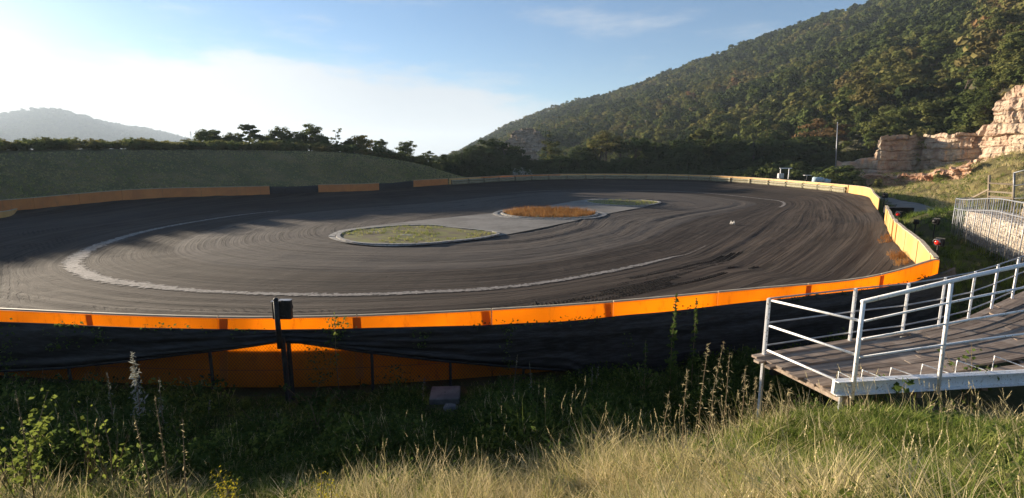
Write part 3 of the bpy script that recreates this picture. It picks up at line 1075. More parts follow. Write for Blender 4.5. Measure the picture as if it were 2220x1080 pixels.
def trunk_mesh(seed, h, r, cs, nl=7):
    rng = np.random.default_rng(seed + 99)
    mb = MB()
    path = [(0, 0, -0.3), (0.02 * h * rng.normal(), 0.02 * h * rng.normal(), h * 0.35), (0.03 * h * rng.normal(), 0.03 * h * rng.normal(), h * 0.7), (0.04 * h * rng.normal(), 0.04 * h * rng.normal(), h)]
    mb.tube(path, [r * 1.25, r, r * 0.7, r * 0.25], 7)
    idx = rng.permutation(len(cs))[:nl]
    for i in idx:
        c = cs[i]
        zb = min(max(0.3 * h, c[2] - 0.25 * h - abs(rng.normal()) * 0.1 * h), 0.8 * h)
        st = np.array([np.interp(zb, [0, h * .35, h * .7, h], [p[0] for p in path]), np.interp(zb, [0, h * .35, h * .7, h], [p[1] for p in path]), zb])
        mid = (st + c) / 2 + np.array([0, 0, -0.04 * h])
        mb.tube([st, mid, c], [r * 0.42, r * 0.28, r * 0.08], 5, False)
    return mb


# ------------------------------------------------------------------ hillside, far hill, forests
def hill_sheet(name, ridge, mat, foot_r, na=120, nr=40, power=1.0, seed=1, amp=10.0, back=1.6):
    """ridge: list of (px, py, distance); the slope climbs from the foot to that skyline"""
    pxs = np.array([r[0] for r in ridge], float)
    px = np.linspace(pxs[0], pxs[-1], na)
    py = np.interp(px, pxs, [r[1] for r in ridge]); D = np.interp(px, pxs, [r[2] for r in ridge])
    fr = np.interp(px, [f[0] for f in foot_r], [f[1] for f in foot_r]); fz = np.interp(px, [f[0] for f in foot_r], [f[2] for f in foot_r])
    top = np.array([at_depth(a, b, c) for a, b, c in zip(px, py, D)])
    dirx = top[:, 0] / D
    fs = np.concatenate([np.linspace(0, 1, nr), [1.15, 1.4, back]])
    X = np.outer(fr, 1 - fs) + np.outer(D, fs)
    XX = X * dirx[:, None]
    z = np.where(fs[None, :] <= 1, fz[:, None] + (top[:, 2] - fz)[:, None] * np.clip(fs, 0, 1)[None, :] ** power, top[:, 2][:, None] - (fs[None, :] - 1) * (top[:, 2] + 5)[:, None] * 0.9)
    bump = (fbm(XX / 90, X / 90, seed, 4) - 0.5) * amp * np.clip(fs * 4, 0, 1)[None, :] * np.clip((1.0 - fs) * 5 + 0.15, 0, 1)[None, :]
    z = z + bump
    z[:, 0] -= 6
    return XX, X, z, fs


RIDGE = [(940, 380, 1000), (1020, 326, 940), (1060, 305, 900), (1100, 283, 860), (1180, 252, 820), (1250, 231, 780), (1330, 212, 740), (1400, 190, 700), (1500, 152, 660), (1600, 116, 620), (1700, 82, 590), (1750, 66, 575), (1830, 40, 560), (1900, 15, 545), (2000, -30, 525), (2220, -115, 480), (2420, -190, 440), (2700, -260, 400)]
FOOT = [(940, 260, 0), (1250, 210, 1), (1500, 165, 2), (1700, 140, 3), (1815, 117, 3), (1890, 115, 8), (1925, 112, 10), (2085, 107, 10.5), (2130, 102, 12.5), (2150, 99, 16.5), (2220, 95, 18), (2420, 86, 19), (2700, 80, 20)]
HX, HY, HZ, HF = hill_sheet('hillside', RIDGE, None, FOOT, 150, 46, 1.08, 3, 16.0)
hillside = structure(mesh_obj('hillside', np.stack([HX, HY, HZ], -1).reshape(-1, 3), grid_faces(HX.shape[0], HX.shape[1]), M_hillsoil, None, True))
FRIDGE = [(-500, 275, 2975), (-200, 262, 2887), (-60, 258, 2800), (0, 254, 2800), (50, 246, 2800), (80, 239, 2800), (130, 243, 2800), (180, 255, 2835), (225, 270, 2887), (300, 281, 2975), (360, 293, 3062), (420, 309, 3150), (470, 330, 3150)]
FX, FY, FZ, FF = hill_sheet('distant_hill', FRIDGE, None, [(-500, 1250, -8), (470, 1900, -8)], 110, 28, 1.0, 9, 45.0)
structure(mesh_obj('distant_hill', np.stack([FX, FY, FZ], -1).reshape(-1, 3), grid_faces(FX.shape[0], FX.shape[1]), M_farhill, None, True))

# low crowns for the mass of the wood
wood_protos = []
for k in range(6):
    V, Fc, cs = crown(200 + k, 3.6, 3.2 + 0.5 * (k % 3), 4.2, 20, 24, 0.62)
    wood_protos.append(proto('wood_crown', V, Fc, M_tree))


def sample_sheet(X, Y, Z, n, rng, smax=1.0):
    """points spread evenly by area over a heightfield given as a grid"""
    a, b = X.shape
    lim = int(np.sum(HF <= smax)) if X is HX else b - 3
    dx = (X[1:, :-1] - X[:-1, :-1]); dy = (Y[1:, :-1] - Y[:-1, :-1]); ex = (X[:-1, 1:] - X[:-1, :-1]); ey = (Y[:-1, 1:] - Y[:-1, :-1])
    A = np.abs(dx * ey - dy * ex); A[:, lim:] = 0
    p = (A / A.sum()).ravel()
    c = rng.choice(len(p), n, p=p); i, j = c // (b - 1), c % (b - 1)
    u, v_ = rng.random(n), rng.random(n)
    out = []
    for Q in (X, Y, Z):
        out.append((Q[i, j] * (1 - u) + Q[i + 1, j] * u) * (1 - v_) + (Q[i, j + 1] * (1 - u) + Q[i + 1, j + 1] * u) * v_)
    return np.stack(out, 1)


rng = np.random.default_rng(11)
P = sample_sheet(HX, HY, HZ, 9000, rng)
ppx, ppy = project(P[:, 0], P[:, 1], P[:, 2])
dist = np.hypot(P[:, 0], P[:, 1])
FAR_CLIFF_PX = (1105, 1175)
keep = (ppx < 2420) & (dist > 165)
keep &= ~((ppx > 1102) & (ppx < 1184) & (dist < 318))
P = P[keep]; dist = dist[keep]; ppx = ppx[keep]; ppy = ppy[keep]
brown = fbm(P[:, 0] / 70, P[:, 1] / 90, 31, 3)
tint = 0.22 + 0.36 * sstep(0.38, 0.66, brown) + 0.13 * rng.normal(size=len(P))
tint = tint - 0.12 * sstep(420, 700, dist)
tint = np.clip(tint, 0.02, 0.98)
big = 0.6 + 0.95 * rng.random(len(P)) ** 1.5
P[:, 2] -= 1.0
wood = scatter('wooded_slope', P, np.stack([0 * big, 0 * big, rng.random(len(P)) * 6.28], 1), big * (0.95 + 0.25 * sstep(300, 700, dist)), rng.integers(0, 6, len(P)), tint, wood_protos)
tag(wood, 'dense olive and brown autumn wood covering the mountainside', 'forest', kind='stuff')
rng = np.random.default_rng(12)
P = sample_sheet(FX, FY, FZ, 8000, rng)
sc_ = 1.9 + rng.random(len(P)) * 1.4
far_wood = scatter('distant_wood', P, np.stack([0 * sc_, 0 * sc_, rng.random(len(P)) * 6.28], 1), sc_, rng.integers(0, 6, len(P)), np.full(len(P), 0.15), wood_protos)
tag(far_wood, 'hazy tree cover on the distant pale hill', 'forest', kind='stuff')


# ------------------------------------------------------------------ rock faces
def rock_face(name, pts, mat, seed, nz=46, step=0.22, depth=0.8, layer=1.1, cap=4.0):
    """pts: (px, foot py, top py, distance); strata and joints stand proud by different amounts"""
    P = []
    for px, yf, yt, D in pts:
        f = at_depth(px, yf, D); t = at_depth(px, yt, D)
        P.append((f[0], f[1], f[2] - 0.6, t[2]))
    P, s = resample(np.array(P), step)
    n = len(P)
    tan = np.gradient(P[:, :2], axis=0); tan /= np.linalg.norm(tan, axis=1)[:, None]
    nrm = np.stack([tan[:, 1], -tan[:, 0]], 1)
    if (nrm * -P[:, :2]).sum() < 0:
        nrm = -nrm
    rng = np.random.default_rng(seed)
    U = np.linspace(0, 1, nz)
    S, UU = np.meshgrid(s, U, indexing='ij')
    Zg = P[:, 2][:, None] + (P[:, 3] - P[:, 2])[:, None] * UU
    warp = (fbm(S / 7, Zg / 5, seed, 3) - 0.5) * 1.4
    lay = np.floor((Zg + warp) / layer).astype(int)
    off = np.zeros_like(S)
    for L_ in np.unique(lay):
        m = lay == L_
        w = (1.2 + 2.2 * rng.random()) * min(1.3, layer)
        blk = np.floor((S[m] + rng.random() * 5 + (fbm(S[m] / 2, Zg[m] / 1.5, seed + 5, 2) - 0.5) * 1.2) / w).astype(int)
        off[m] = _hash(blk.astype(np.int64), np.full(blk.shape, L_, np.int64), seed) * depth + (rng.random() - 0.5) * depth * 0.7
    l2 = layer * 0.42
    lay2 = np.floor((Zg + warp * 0.8) / l2).astype(int)
    for L_ in np.unique(lay2):
        m = lay2 == L_
        w = (0.5 + 1.3 * rng.random()) * layer * 0.7
        blk = np.floor((S[m] + rng.random() * 5 + (fbm(S[m] * 1.5, Zg[m] * 1.2, seed + 6, 2) - 0.5) * 0.5) / w).astype(int)
        off[m] += (_hash(blk.astype(np.int64), np.full(blk.shape, L_, np.int64), seed + 1) - 0.5) * depth * 0.42
    frac = (Zg + warp) / layer - lay
    off -= 0.28 * depth * np.exp(-((np.minimum(frac, 1 - frac)) / 0.07) ** 2)
    off += (fbm(S / 5, Zg / 4, seed + 8, 4) - 0.5) * depth * 2.4 + (fbm(S * 1.6, Zg * 1.6, seed + 3, 3) - 0.5) * 0.55 * depth + (fbm(S * 3.2, Zg * 0.8, seed + 4, 3) - 0.5) * 0.4 * depth
    off -= UU * 0.09 * (P[:, 3] - P[:, 2])[:, None]
    X = P[:, 0][:, None] + nrm[:, 0][:, None] * off; Y = P[:, 1][:, None] + nrm[:, 1][:, None] * off
    Zt = Zg + (fbm(S / 1.5, UU * 0, seed + 12, 3) - 0.5)[:, :] * 1.0 * (UU ** 3)
    # cap running back over the top
    rad = P[:, :2] / np.linalg.norm(P[:, :2], axis=1)[:, None]
    cx = X[:, -1:] + rad[:, 0][:, None] * cap; cy = Y[:, -1:] + rad[:, 1][:, None] * cap
    X = np.hstack([X, cx]); Y = np.hstack([Y, cy]); Zt = np.hstack([Zt, Zt[:, -1:] + 0.3])
    fc = grid_faces(X.shape[0], X.shape[1])
    return structure(mesh_obj(name, np.stack([X, Y, Zt], -1).reshape(-1, 3), fc, mat))


rock_face('quarry_cliff', [(1812, 374, 353, 112), (1850, 376, 350, 110), (1880, 378, 345, 108), (1890, 378, 318, 106), (1900, 378, 300, 104), (1925, 378, 294, 105.5), (1990, 376, 292, 106.5), (2000, 375, 292, 104), (2040, 370, 290, 99.5), (2085, 364, 288, 97), (2112, 355, 285, 96), (2130, 348, 258, 93), (2138, 345, 222, 91), (2150, 342, 200, 90), (2172, 339, 187, 88), (2220, 330, 180, 85), (2320, 322, 168, 80), (2450, 316, 150, 75)], M_rock, 5, 110, 0.15, 0.8, 2.0, 7)
rock_face('rubble_bank', [(1845, 402, 386, 104), (1880, 404, 382, 101), (1950, 408, 379, 97), (2010, 404, 378, 92), (2050, 396, 373, 88), (2085, 384, 364, 85), (2110, 372, 350, 83)], M_rubble, 15, 34, 0.16, 0.8, 0.7, 4)
rock_face('far_cliff', [(1098, 345, 312, 306), (1108, 350, 290, 302), (1122, 352, 281, 300), (1140, 353, 278, 297), (1155, 352, 279, 294), (1168, 352, 284, 292), (1180, 350, 300, 292)], M_farrock, 25, 60, 0.5, 2.2, 2.6, 40)


# ------------------------------------------------------------------ gravel path beside the pit gate
def draped(name, pts, mat, lift=0.05, n=8, rings=10):
    P = catmull(pts, n); c = P.mean(0)
    V = []; m = len(P)
    for f in np.linspace(0, 1, rings + 1)[1:]:
        Q = c + (P - c) * f
        for q in Q:
            V.append((q[0], q[1], float(ground_z(np.array([q[0]]), np.array([q[1]]))[0]) + lift * (1 if f < 0.99 else -1.0)))
    V.append((c[0], c[1], float(ground_z(np.array([c[0]]), np.array([c[1]]))[0]) + lift))
    Fc = grid_faces(rings, m, True).tolist() + [[len(V) - 1, (k + 1) % m, k] for k in range(m)]
    area = sum(P[i][0] * P[(i + 1) % m][1] - P[(i + 1) % m][0] * P[i][1] for i in range(m))
    return mesh_obj(name, V, [f[::-1] for f in Fc] if area > 0 else Fc, mat, None, True)


structure(draped('path', [(36.5, 46), (38.5, 45), (43, 51), (46.3, 60), (50.2, 72), (53.5, 85), (51.5, 87), (49, 79), (48, 70), (43.5, 58)], M_path, 0.09))


# ------------------------------------------------------------------ barrier round the track
def wall_seg(i0, i1):
    """points of the wall curve between two control indices"""
    a, b = int(round(i0 * 40)), int(round(i1 * 40))
    return np.array([WALL[k % len(WALL)] for k in range(a, b + 1)])


def outward(P):
    t = np.gradient(P[:, :2], axis=0); t /= np.linalg.norm(t, axis=1)[:, None] + 1e-9
    n = np.stack([t[:, 1], -t[:, 0]], 1)
    c = P[:, :2] - CEN
    return n * np.sign((n * c).sum(1))[:, None]


def wall_to_px(i0, i1, px):
    P = wall_seg(i0, i1)
    q = project(P[:, 0], P[:, 1], P[:, 2])[0]
    return i0 + np.abs(q - px).argmin() / 40.0


def strip_solid(mb, P, N, o0, o1, z0, z1):
    """closed box following P between offsets o0, o1 and heights z0, z1 (arrays)"""
    n = len(P)
    a = P[:, :2] + N * o0; b = P[:, :2] + N * o1
    z0 = np.broadcast_to(z0, n); z1 = np.broadcast_to(z1, n)
    V = []
    for i in range(n):
        V += [(a[i][0], a[i][1], z0[i]), (b[i][0], b[i][1], z0[i]), (b[i][0], b[i][1], z1[i]), (a[i][0], a[i][1], z1[i])]
    Fc = []
    for i in range(n - 1):
        for k in range(4):
            Fc.append((i * 4 + k, i * 4 + (k + 1) % 4, i * 4 + 4 + (k + 1) % 4, i * 4 + 4 + k))
    Fc += [(0, 1, 2, 3), (n * 4 - 1, n * 4 - 2, n * 4 - 3, n * 4 - 4)]
    mb.add(V, Fc)


def barrier(name, label, i0, i1, L, mat, below=1.2, thick=0.05, cap=None, capw=0.10, straps=None, wob=0.0, name2=False, stop_drop=0.0):
    P = wall_seg(i0, i1); N = outward(P)
    s = np.concatenate([[0], np.cumsum(np.linalg.norm(np.diff(P[:, :2], axis=0), axis=1))])
    root = empty(name, (P[0][0], P[0][1], P[0][2] - WALLH), label, 'barrier')
    org = Vector(root.location)
    n = max(1, int(round(s[-1] / L)))
    ed = np.linspace(0, s[-1], n + 1)

    def sub(a, b, m=5):
        q = np.linspace(a, b, m)
        return np.stack([np.interp(q, s, P[:, k]) for k in range(3)], 1), np.stack([np.interp(q, s, N[:, k]) for k in range(2)], 1)
    for k in range(n):
        Q, NN = sub(ed[k] + 0.012, ed[k + 1] - 0.012)
        w = random.uniform(-wob, wob)
        mb = MB(); strip_solid(mb, Q, NN, w, thick + w, Q[:, 2] - below, Q[:, 2] + random.uniform(-wob, wob) * 0.6)
        mm = mat
        if name2 and 1045 < project(*Q[2])[0] < 1215:
            mm = M_rust
        o = mb.build('panel', mm, root); o.location = -org
        if stop_drop:
            mb = MB(); strip_solid(mb, Q, NN, 0.012, 0.026, Q[:, 2] - below + 0.02, Q[:, 2] - stop_drop)  # unseen board added inside the panel to block light spreading down
            o = mb.build('light_stop', M_light_stop, root); o.location = -org
        if cap is not None:
            mb = MB(); strip_solid(mb, Q, NN, -capw / 2 + thick / 2 + w, capw / 2 + thick / 2 + w, Q[:, 2] + 0.012 + wob * 0.6, Q[:, 2] + 0.05 + wob * 0.6)
            o = mb.build('cap', cap, root); o.location = -org
    if straps is not None:
        for k in range(1, n):
            wq = random.uniform(0.06, 0.12)
            if random.random() < 0.18:
                continue
            Q, NN = sub(ed[k] - wq, ed[k] + wq, 3)
            mb = MB()
            lean = random.uniform(-0.16, 0.16)
            strip_solid(mb, Q, NN, thick + wob + 0.004, thick + wob + 0.016, Q[:, 2] - below * 0.9, Q[:, 2] - 0.006)
            V = np.array(mb.V); V[:, 0] += lean * (V[:, 2] - V[:, 2].min()) / (below * 0.9)
            mb.V = [tuple(x) for x in V]
            o = mb.build('joint_strip', straps, root); o.location = -org
    return root


IDX_L585 = wall_to_px(21, 29, 585); IDX_L690 = wall_to_px(21, 27, 690); IDX_L822 = wall_to_px(21, 27, 822)
IDX_L895 = wall_to_px(19, 27, 895); IDX_L975 = wall_to_px(18, 25, 975); IDX_R1840 = wall_to_px(13, 18, 1840)
barrier('track_barrier', 'vivid orange plastic barrier lit through from behind, above the black net', -1.0, 8.0, 2.86, M_orange, 1.55, 0.04, M_top, 0.05, M_strap, 0.0, False, 0.72)
barrier('track_barrier', 'pale yellow plastic barrier with rippled face beside the dry grass and red lamps', 8.02, 10.8, 1.15, M_cream, 1.35, 0.05, M_top, 0.16, None, 0.035)
barrier('track_barrier', 'tall pale yellow plastic barrier bending round the corner by the gravel path', 11.45, IDX_R1840, 2.6, M_cream, 1.35, 0.06, M_top, 0.16, None, 0.012)
far_b = barrier('track_barrier', 'long pale barrier with air cushions before the dark tree line', IDX_R1840 + 0.02, IDX_L975, 4.2, M_cream, 1.35, 0.06, M_top, 0.18, None, 0.01, True)
barrier('track_barrier', 'short orange barrier between the air cushions and the narrow black net', IDX_L975 + 0.02, IDX_L895, 4.0, M_rust, 1.3, 0.06, M_top, 0.16, None, 0.01)
barrier('track_barrier', 'orange barrier standing alone between two black nets under the embankment', IDX_L822, IDX_L690, 4.0, M_rust, 1.35, 0.06, M_top, 0.16, None, 0.01)
barrier('track_barrier', 'long dull orange barrier in shade along the foot of the embankment', IDX_L585, 30.0 - 1.3, 4.0, M_rust, 1.35, 0.06, M_top, 0.16, None, 0.01)


def cushions():
    P = wall_seg(IDX_R1840 + 0.05, IDX_L975 - 0.02); N = outward(P)
    s = np.concatenate([[0], np.cumsum(np.linalg.norm(np.diff(P[:, :2], axis=0), axis=1))])
    n = int(round(s[-1] / 4.3)); ed = np.linspace(0, s[-1], n + 1)
    prof = [(-0.06, 0.04), (-0.26, 0.10), (-0.34, 0.22), (-0.34, 0.34), (-0.26, 0.44), (-0.10, 0.47), (-0.10, 0.50), (-0.26, 0.53), (-0.34, 0.62), (-0.34, 0.74), (-0.26, 0.84), (-0.06, 0.88)]
    for k in range(n):
        q = np.linspace(ed[k] + 0.06, ed[k + 1] - 0.06, 9)
        Q = np.stack([np.interp(q, s, P[:, j]) for j in range(3)], 1); NN = np.stack([np.interp(q, s, N[:, j]) for j in range(2)], 1)
        V = []
        for i in range(9):
            pinch = 0.75 if i in (0, 8) else 1.0
            sag = 0.05 * math.sin(math.pi * i / 8)
            for o, h in prof:
                p = Q[i, :2] + NN[i] * o * pinch
                V.append((p[0], p[1], Q[i, 2] - WALLH + 0.08 + h - sag))
        m = len(prof)
        Fc = grid_faces(9, m).tolist() + [list(range(m)), list(range(9 * m - 1, 8 * m - 1, -1))]
        o = mesh_obj('air_cushion', V, Fc, M_cushion, far_b, True)
        o.location = -Vector(far_b.location)
        mb = MB()
        for e in (q[0] - 0.06, q[-1] + 0.06)[:1]:
            z = np.interp(e, s, P[:, 2]); b = np.array([np.interp(e, s, P[:, 0]), np.interp(e, s, P[:, 1])]); nn = np.array([np.interp(e, s, N[:, 0]), np.interp(e, s, N[:, 1])])
            a = b + nn * -0.05
            mb.tube([(a[0], a[1], z - 0.1), (b[0] - nn[0] * 0.38, b[1] - nn[1] * 0.38, z - 0.35), (b[0] - nn[0] * 0.38, b[1] - nn[1] * 0.38, z - 1.1)], 0.03, 5)
        o = mb.build('strap', M_dark, far_b); o.location = -Vector(far_b.location)


cushions()


def side_net(name, label, i0, i1):
    P = wall_seg(i0, i1); N = outward(P)
    n = len(P); rows = 7
    V = []
    for f in np.linspace(0, 1, rows):
        for i in range(n):
            w = (fbm(np.array([i * 0.3]), np.array([f * 3]), 41)[0] - 0.5) * 0.16
            p = P[i, :2] + N[i] * (0.02 + w)
            V.append((p[0], p[1], P[i, 2] - 1.3 + f * (1.27 - 0.08 * math.sin(math.pi * i / (n - 1)))))
    o = mesh_obj(name, V, grid_faces(rows, n), M_net, None, True)
    md = o.modifiers.new('thickness', 'SOLIDIFY'); md.thickness = 0.012
    return tag(o, label, 'net', 'black nets in the barrier gaps')


side_net('shade_net', 'wide black net closing the barrier gap under the embankment', IDX_L690, IDX_L585)
side_net('shade_net', 'narrow black net closing the barrier gap next to the air cushions', IDX_L895, IDX_L822)

# ------------------------------------------------------------------ chain-link fence and draped net on the near side
FEN = wall_seg(-0.9, 8.2); FN = outward(FEN)
FS = np.concatenate([[0], np.cumsum(np.linalg.norm(np.diff(FEN[:, :2], axis=0), axis=1))])


def fence_at(s, off):
    p = np.array([np.interp(s, FS, FEN[:, 0]) + np.interp(s, FS, FN[:, 0]) * off, np.interp(s, FS, FEN[:, 1]) + np.interp(s, FS, FN[:, 1]) * off])
    return p, np.interp(s, FS, FEN[:, 2])


def gz(x, y):
    return float(ground_z(np.array([x]), np.array([y]))[0])


ss = np.linspace(0, FS[-1], 1500)
fpx = np.array([project(*fence_at(s, 0.42)[0], 1.6)[0] for s in ss])
s_of_px = lambda px: float(np.interp(px, fpx[np.argsort(fpx)], ss[np.argsort(fpx)]))
fence = empty('chain_link_fence', (*fence_at(s_of_px(625), 0.36)[0], gz(*fence_at(s_of_px(625), 0.36)[0])), 'chain link fence on dark posts just outside the orange barrier', 'fence')
forg = Vector(fence.location)
s0 = s_of_px(626)
k = -9
while s0 + k * 1.63 < FS[-1] - 0.4:
    s = s0 + k * 1.63
    if s > 0.2:
        p, zt = fence_at(s, 0.36)
        g = gz(*p)
        mb = MB(); mb.tube([(p[0], p[1], g - 0.2), (p[0] + random.uniform(-.02, .02), p[1], zt - 0.42)], 0.032 if k else 0.045, 8)
        mb.lathe((p[0], p[1], zt - 0.42), [(0.045, 0), (0.045, 0.02), (0.02, 0.045)], 8)
        o = mb.build('post', M_dark, fence); o.location = -forg
    k += 1
mb = MB()
for zoff in (0.05, 0.62, 1.2):
    path = []
    for s in np.linspace(0.2, FS[-1] - 0.3, 60):
        p, zt = fence_at(s, 0.325); path.append((p[0], p[1], max(gz(*p) + 0.03, 0.2) + zoff))
    mb.tube(path, 0.004, 4)
o = mb.build('tension_wire', M_wire, fence); o.location = -forg
mb = MB()
sa, sb = s_of_px(-150), s_of_px(1420)
step = 0.07
hgt = 1.30
for q in np.arange(sa, sb, step):
    for sgn in (-1, 1):
        p0, z0_ = fence_at(q, 0.315 + 0.004 * sgn); p1, z1_ = fence_at(np.clip(q + sgn * hgt * 0.8, 0, FS[-1]), 0.315 + 0.004 * sgn)
        z = 0.70
        mb.tube([(p0[0], p0[1], z), ((p0[0] + p1[0]) / 2, (p0[1] + p1[1]) / 2, z + hgt / 2), (p1[0], p1[1], z + hgt)], 0.0026, 3, False)
o = mb.build('wire_mesh', M_wire, fence); o.location = -forg; o['kind'] = 'stuff'

NT = [(-400, 690), (0, 697), (300, 708), (600, 715), (900, 709), (1200, 698), (1500, 669), (1660, 650), (1850, 630), (1970, 612), (2010, 598), (2060, 580)]
NB = [(-400, 830), (0, 805), (150, 797), (300, 780), (450, 763), (590, 744), (622, 738), (650, 742), (790, 763), (950, 781), (1100, 794), (1235, 803), (1290, 850), (1330, 1000), (2100, 1000)]


def near_net():
    cols = np.linspace(0.3, FS[-1] - 0.5, 420); rows = 22
    V = np.zeros((rows, len(cols), 3))
    for j, s in enumerate(cols):
        p, zt = fence_at(s, 0.44)
        n = np.array([np.interp(s, FS, FN[:, 0]), np.interp(s, FS, FN[:, 1])])
        zz = 1.4
        px = project(p[0], p[1], zz)[0]
        top = CAMH + p[1] * slope(np.interp(px, [a for a, _ in NT], [b for _, b in NT]))
        bot = CAMH + p[1] * slope(np.interp(px, [a for a, _ in NB], [b for _, b in NB]))
        bot = max(bot, gz(*p) - 0.03)
        for i, f in enumerate(np.linspace(0, 1, rows)):
            z = top + (bot - top) * f
            w = 0.02 + 0.05 * f * (1 - f) * 4 * vnoise(np.array([s * 1.1]), np.array([f * 1.5]), 3)[0]
            w += 0.075 * (vnoise(np.array([s * 0.9 + f * 2.5]), np.array([f * 9 + s * 0.35]), 7)[0] - 0.5)
            if f > 0.8 and px < 1300:
                w += 0.05 * math.sin((f - 0.8) * 5 * math.pi * 1.6)
            q = p + n * w
            V[i, j] = (q[0], q[1], z)
    o = mesh_obj('shade_net', V.reshape(-1, 3), grid_faces(rows, len(cols)), M_net, None, True)
    md = o.modifiers.new('thickness', 'SOLIDIFY'); md.thickness = 0.006
    tag(o, 'large black net sagging over the chain link fence below the bright orange band', 'net')
    # rolled hem at the lifted edge
    mb = MB()
    path = [tuple(V[-1, j] + np.array([0, -0.03, 0])) for j in range(0, len(cols), 3) if project(*V[-1, j])[0] < 1240]
    mb.tube(path, 0.028, 6)
    h = mb.build('hem', M_net, o, True)
    mb = MB()
    for dz in (0.10, 0.17):
        mb.tube([tuple(np.array(p) + np.array([0, -0.015, dz])) for p in path], 0.012, 5)
    mb.build('fold', M_net, o, True)


near_net()


# ------------------------------------------------------------------ lamps
def lamp(name, label, p, h, size, face, lens=True, mat=M_dark, group=None):
    """signal lamp on a post: p foot, face = heading of the lens"""
    r = empty(name, p, label, 'signal lamp' if lens else 'signal box', group)
    mb = MB(); mb.tube([(0, 0, -0.15), (0, 0, h)], 0.035, 8); mb.build('post', mat, r)
    f = Vector((math.cos(face), math.sin(face), 0)); s = Vector((-f.y, f.x, 0))
    mb = MB(); mb.box((0, 0, h), size * 0.55, size, size * 1.05, face, 0.02)
    hs = mb.build('housing', mat, r)
    mb = MB(); mb.box((-f.x * size * 0.32, -f.y * size * 0.32, h), 0.012, size * 1.25, size * 1.3, face); mb.build('back_plate', mat, r)
    V = []; Fc = []; n = 14
    for i in range(6):
        a = math.pi / 2 * i / 5
        for k in range(n):
            t = 2 * math.pi * k / n
            q = f * (size * 0.28 + size * 0.28 * math.sin(a)) + s * (size * 0.43 * math.cos(a) * math.cos(t)) + Vector((0, 0, size * 0.43 * math.cos(a) * math.sin(t) + h))
            V.append(q)
    Fc = grid_faces(6, n, True).tolist()
    mesh_obj('lens', V, Fc, M_red if lens else M_dark, r, True)
    V = []
    for i in range(2):
        for k in range(9):
            t = math.pi * k / 8
            V.append(f * (size * 0.28 + i * size * 0.5 * (0.5 + 0.5 * math.sin(t))) + s * (size * 0.47 * math.cos(t)) + Vector((0, 0, size * 0.47 * math.sin(t) + h)))
    vz = mesh_obj('visor', V, grid_faces(2, 9), M_dark if not lens else M_galv, r, True)
    md = vz.modifiers.new('thickness', 'SOLIDIFY'); md.thickness = 0.01
    return r


def ground_point(px, depth):
    x = (px - 1110.0) / (F * CP) * depth
    for _ in range(3):
        z = gz(x, depth)
        fw = depth * CP - (z - CAMH) * SP
        x = (px - 1110.0) * fw / F
    return x, depth, gz(x, depth)


def lamp_px(label, px, py, depth, size, face, lens, name='signal_lamp', group=None):
    g = ground_point(px, depth)
    c = at_depth(px, py, depth)
    return lamp(name, label, (c[0], c[1], g[2]), c[2] - g[2], size, face, lens, M_dark, group)


lamp_px('round red signal lamp on a thin black post by the barrier corner', 2035, 525, 19.5, 0.26, math.radians(200), True)
lamp_px('small red signal lamp beside the low black box', 1948, 464, 40.5, 0.36, math.radians(215), True)
lamp_px('black signal box on a post at the open end of the barrier', 1918, 424, 50, 0.38, math.radians(220), False, 'signal_box')
lamp_px('small dark signal box on a post behind the rippled barrier', 1986, 481, 33, 0.24, math.radians(220), False, 'signal_box')
lamp_px('dark square signal box on the grass near the galvanised railing', 2028, 480, 31, 0.30, math.radians(190), False, 'signal_box')


# signal lamp seen from behind at the near fence
def back_signal():
    c = at_depth(601, 690, 9.75)
    r = empty('signal_lamp', (c[0], c[1], gz(c[0], c[1])), 'black signal lamp seen from behind, rising above the orange barrier', 'signal lamp')
    oz = -Vector(r.location)
    zt = at_depth(600, 652, 9.75)[2]; zb = at_depth(603, 755, 9.75)[2]
    mb = MB(); mb.tube([(c[0] + 0.01, c[1], zb), (c[0], c[1], zt)], [0.058, 0.05], 10)
    mb.lathe((c[0], c[1], zt), [(0.05, 0), (0.048, 0.03), (0.03, 0.055), (0.004, 0.062)], 10)
    o = mb.build('post', M_dark, r, True); o.location = oz
    mb = MB(); mb.box((c[0] + 0.13, c[1] + 0.12, c[2] + 0.14), 0.24, 0.10, 0.38, 0, 0.012); o = mb.build('housing', M_dark, r); o.location = oz
    mb = MB(); mb.box((c[0] - 0.085, c[1] + 0.12, c[2] + 0.13), 0.10, 0.08, 0.36, 0, 0.01); o = mb.build('housing', M_dark, r); o.location = oz
    mb = MB(); mb.box((c[0] + 0.10, c[1] + 0.05, c[2] + 0.30), 0.06, 0.05, 0.10, 0, 0.01)
    mb.box((c[0] + 0.06, c[1] + 0.06, c[2] + 0.02), 0.16, 0.05, 0.04, 0, 0.008); o = mb.build('bracket', M_dark, r); o.location = oz
    for dx, w in ((0.13, 0.25), (-0.085, 0.11)):
        mb = MB(); mb.box((c[0] + dx, c[1] + 0.12, c[2] + 0.342 - (0.02 if dx < 0 else 0)), w, 0.13, 0.012); o = mb.build('rain_cover', M_galv, r); o.location = oz
    for dx in (0.13, -0.085):
        mb = MB(); mb.lathe((c[0] + dx, c[1] + 0.17, c[2] + 0.16), [(0.075 if dx > 0 else 0.04, 0), (0.08 if dx > 0 else 0.042, 0.12)], 12, 'y'); o = mb.build('visor', M_dark, r); o.location = oz
    p = fence_at(s_of_px(622), 0.52)[0]
    mb = MB(); mb.bar((c[0] + 0.02, c[1] + 0.02, zb + 0.12), (p[0], p[1], zb + 0.16), 0.04, 0.05); o = mb.build('arm', M_dark, r); o.location = oz
    # leg that carries it
    mb = MB(); mb.tube([(p[0] + 0.02, p[1] - 0.03, gz(*p) - 0.2), (p[0], p[1] - 0.03, zb + 0.2)], 0.05, 8); o = mb.build('support_post', M_dark, r); o.location = oz


back_signal()

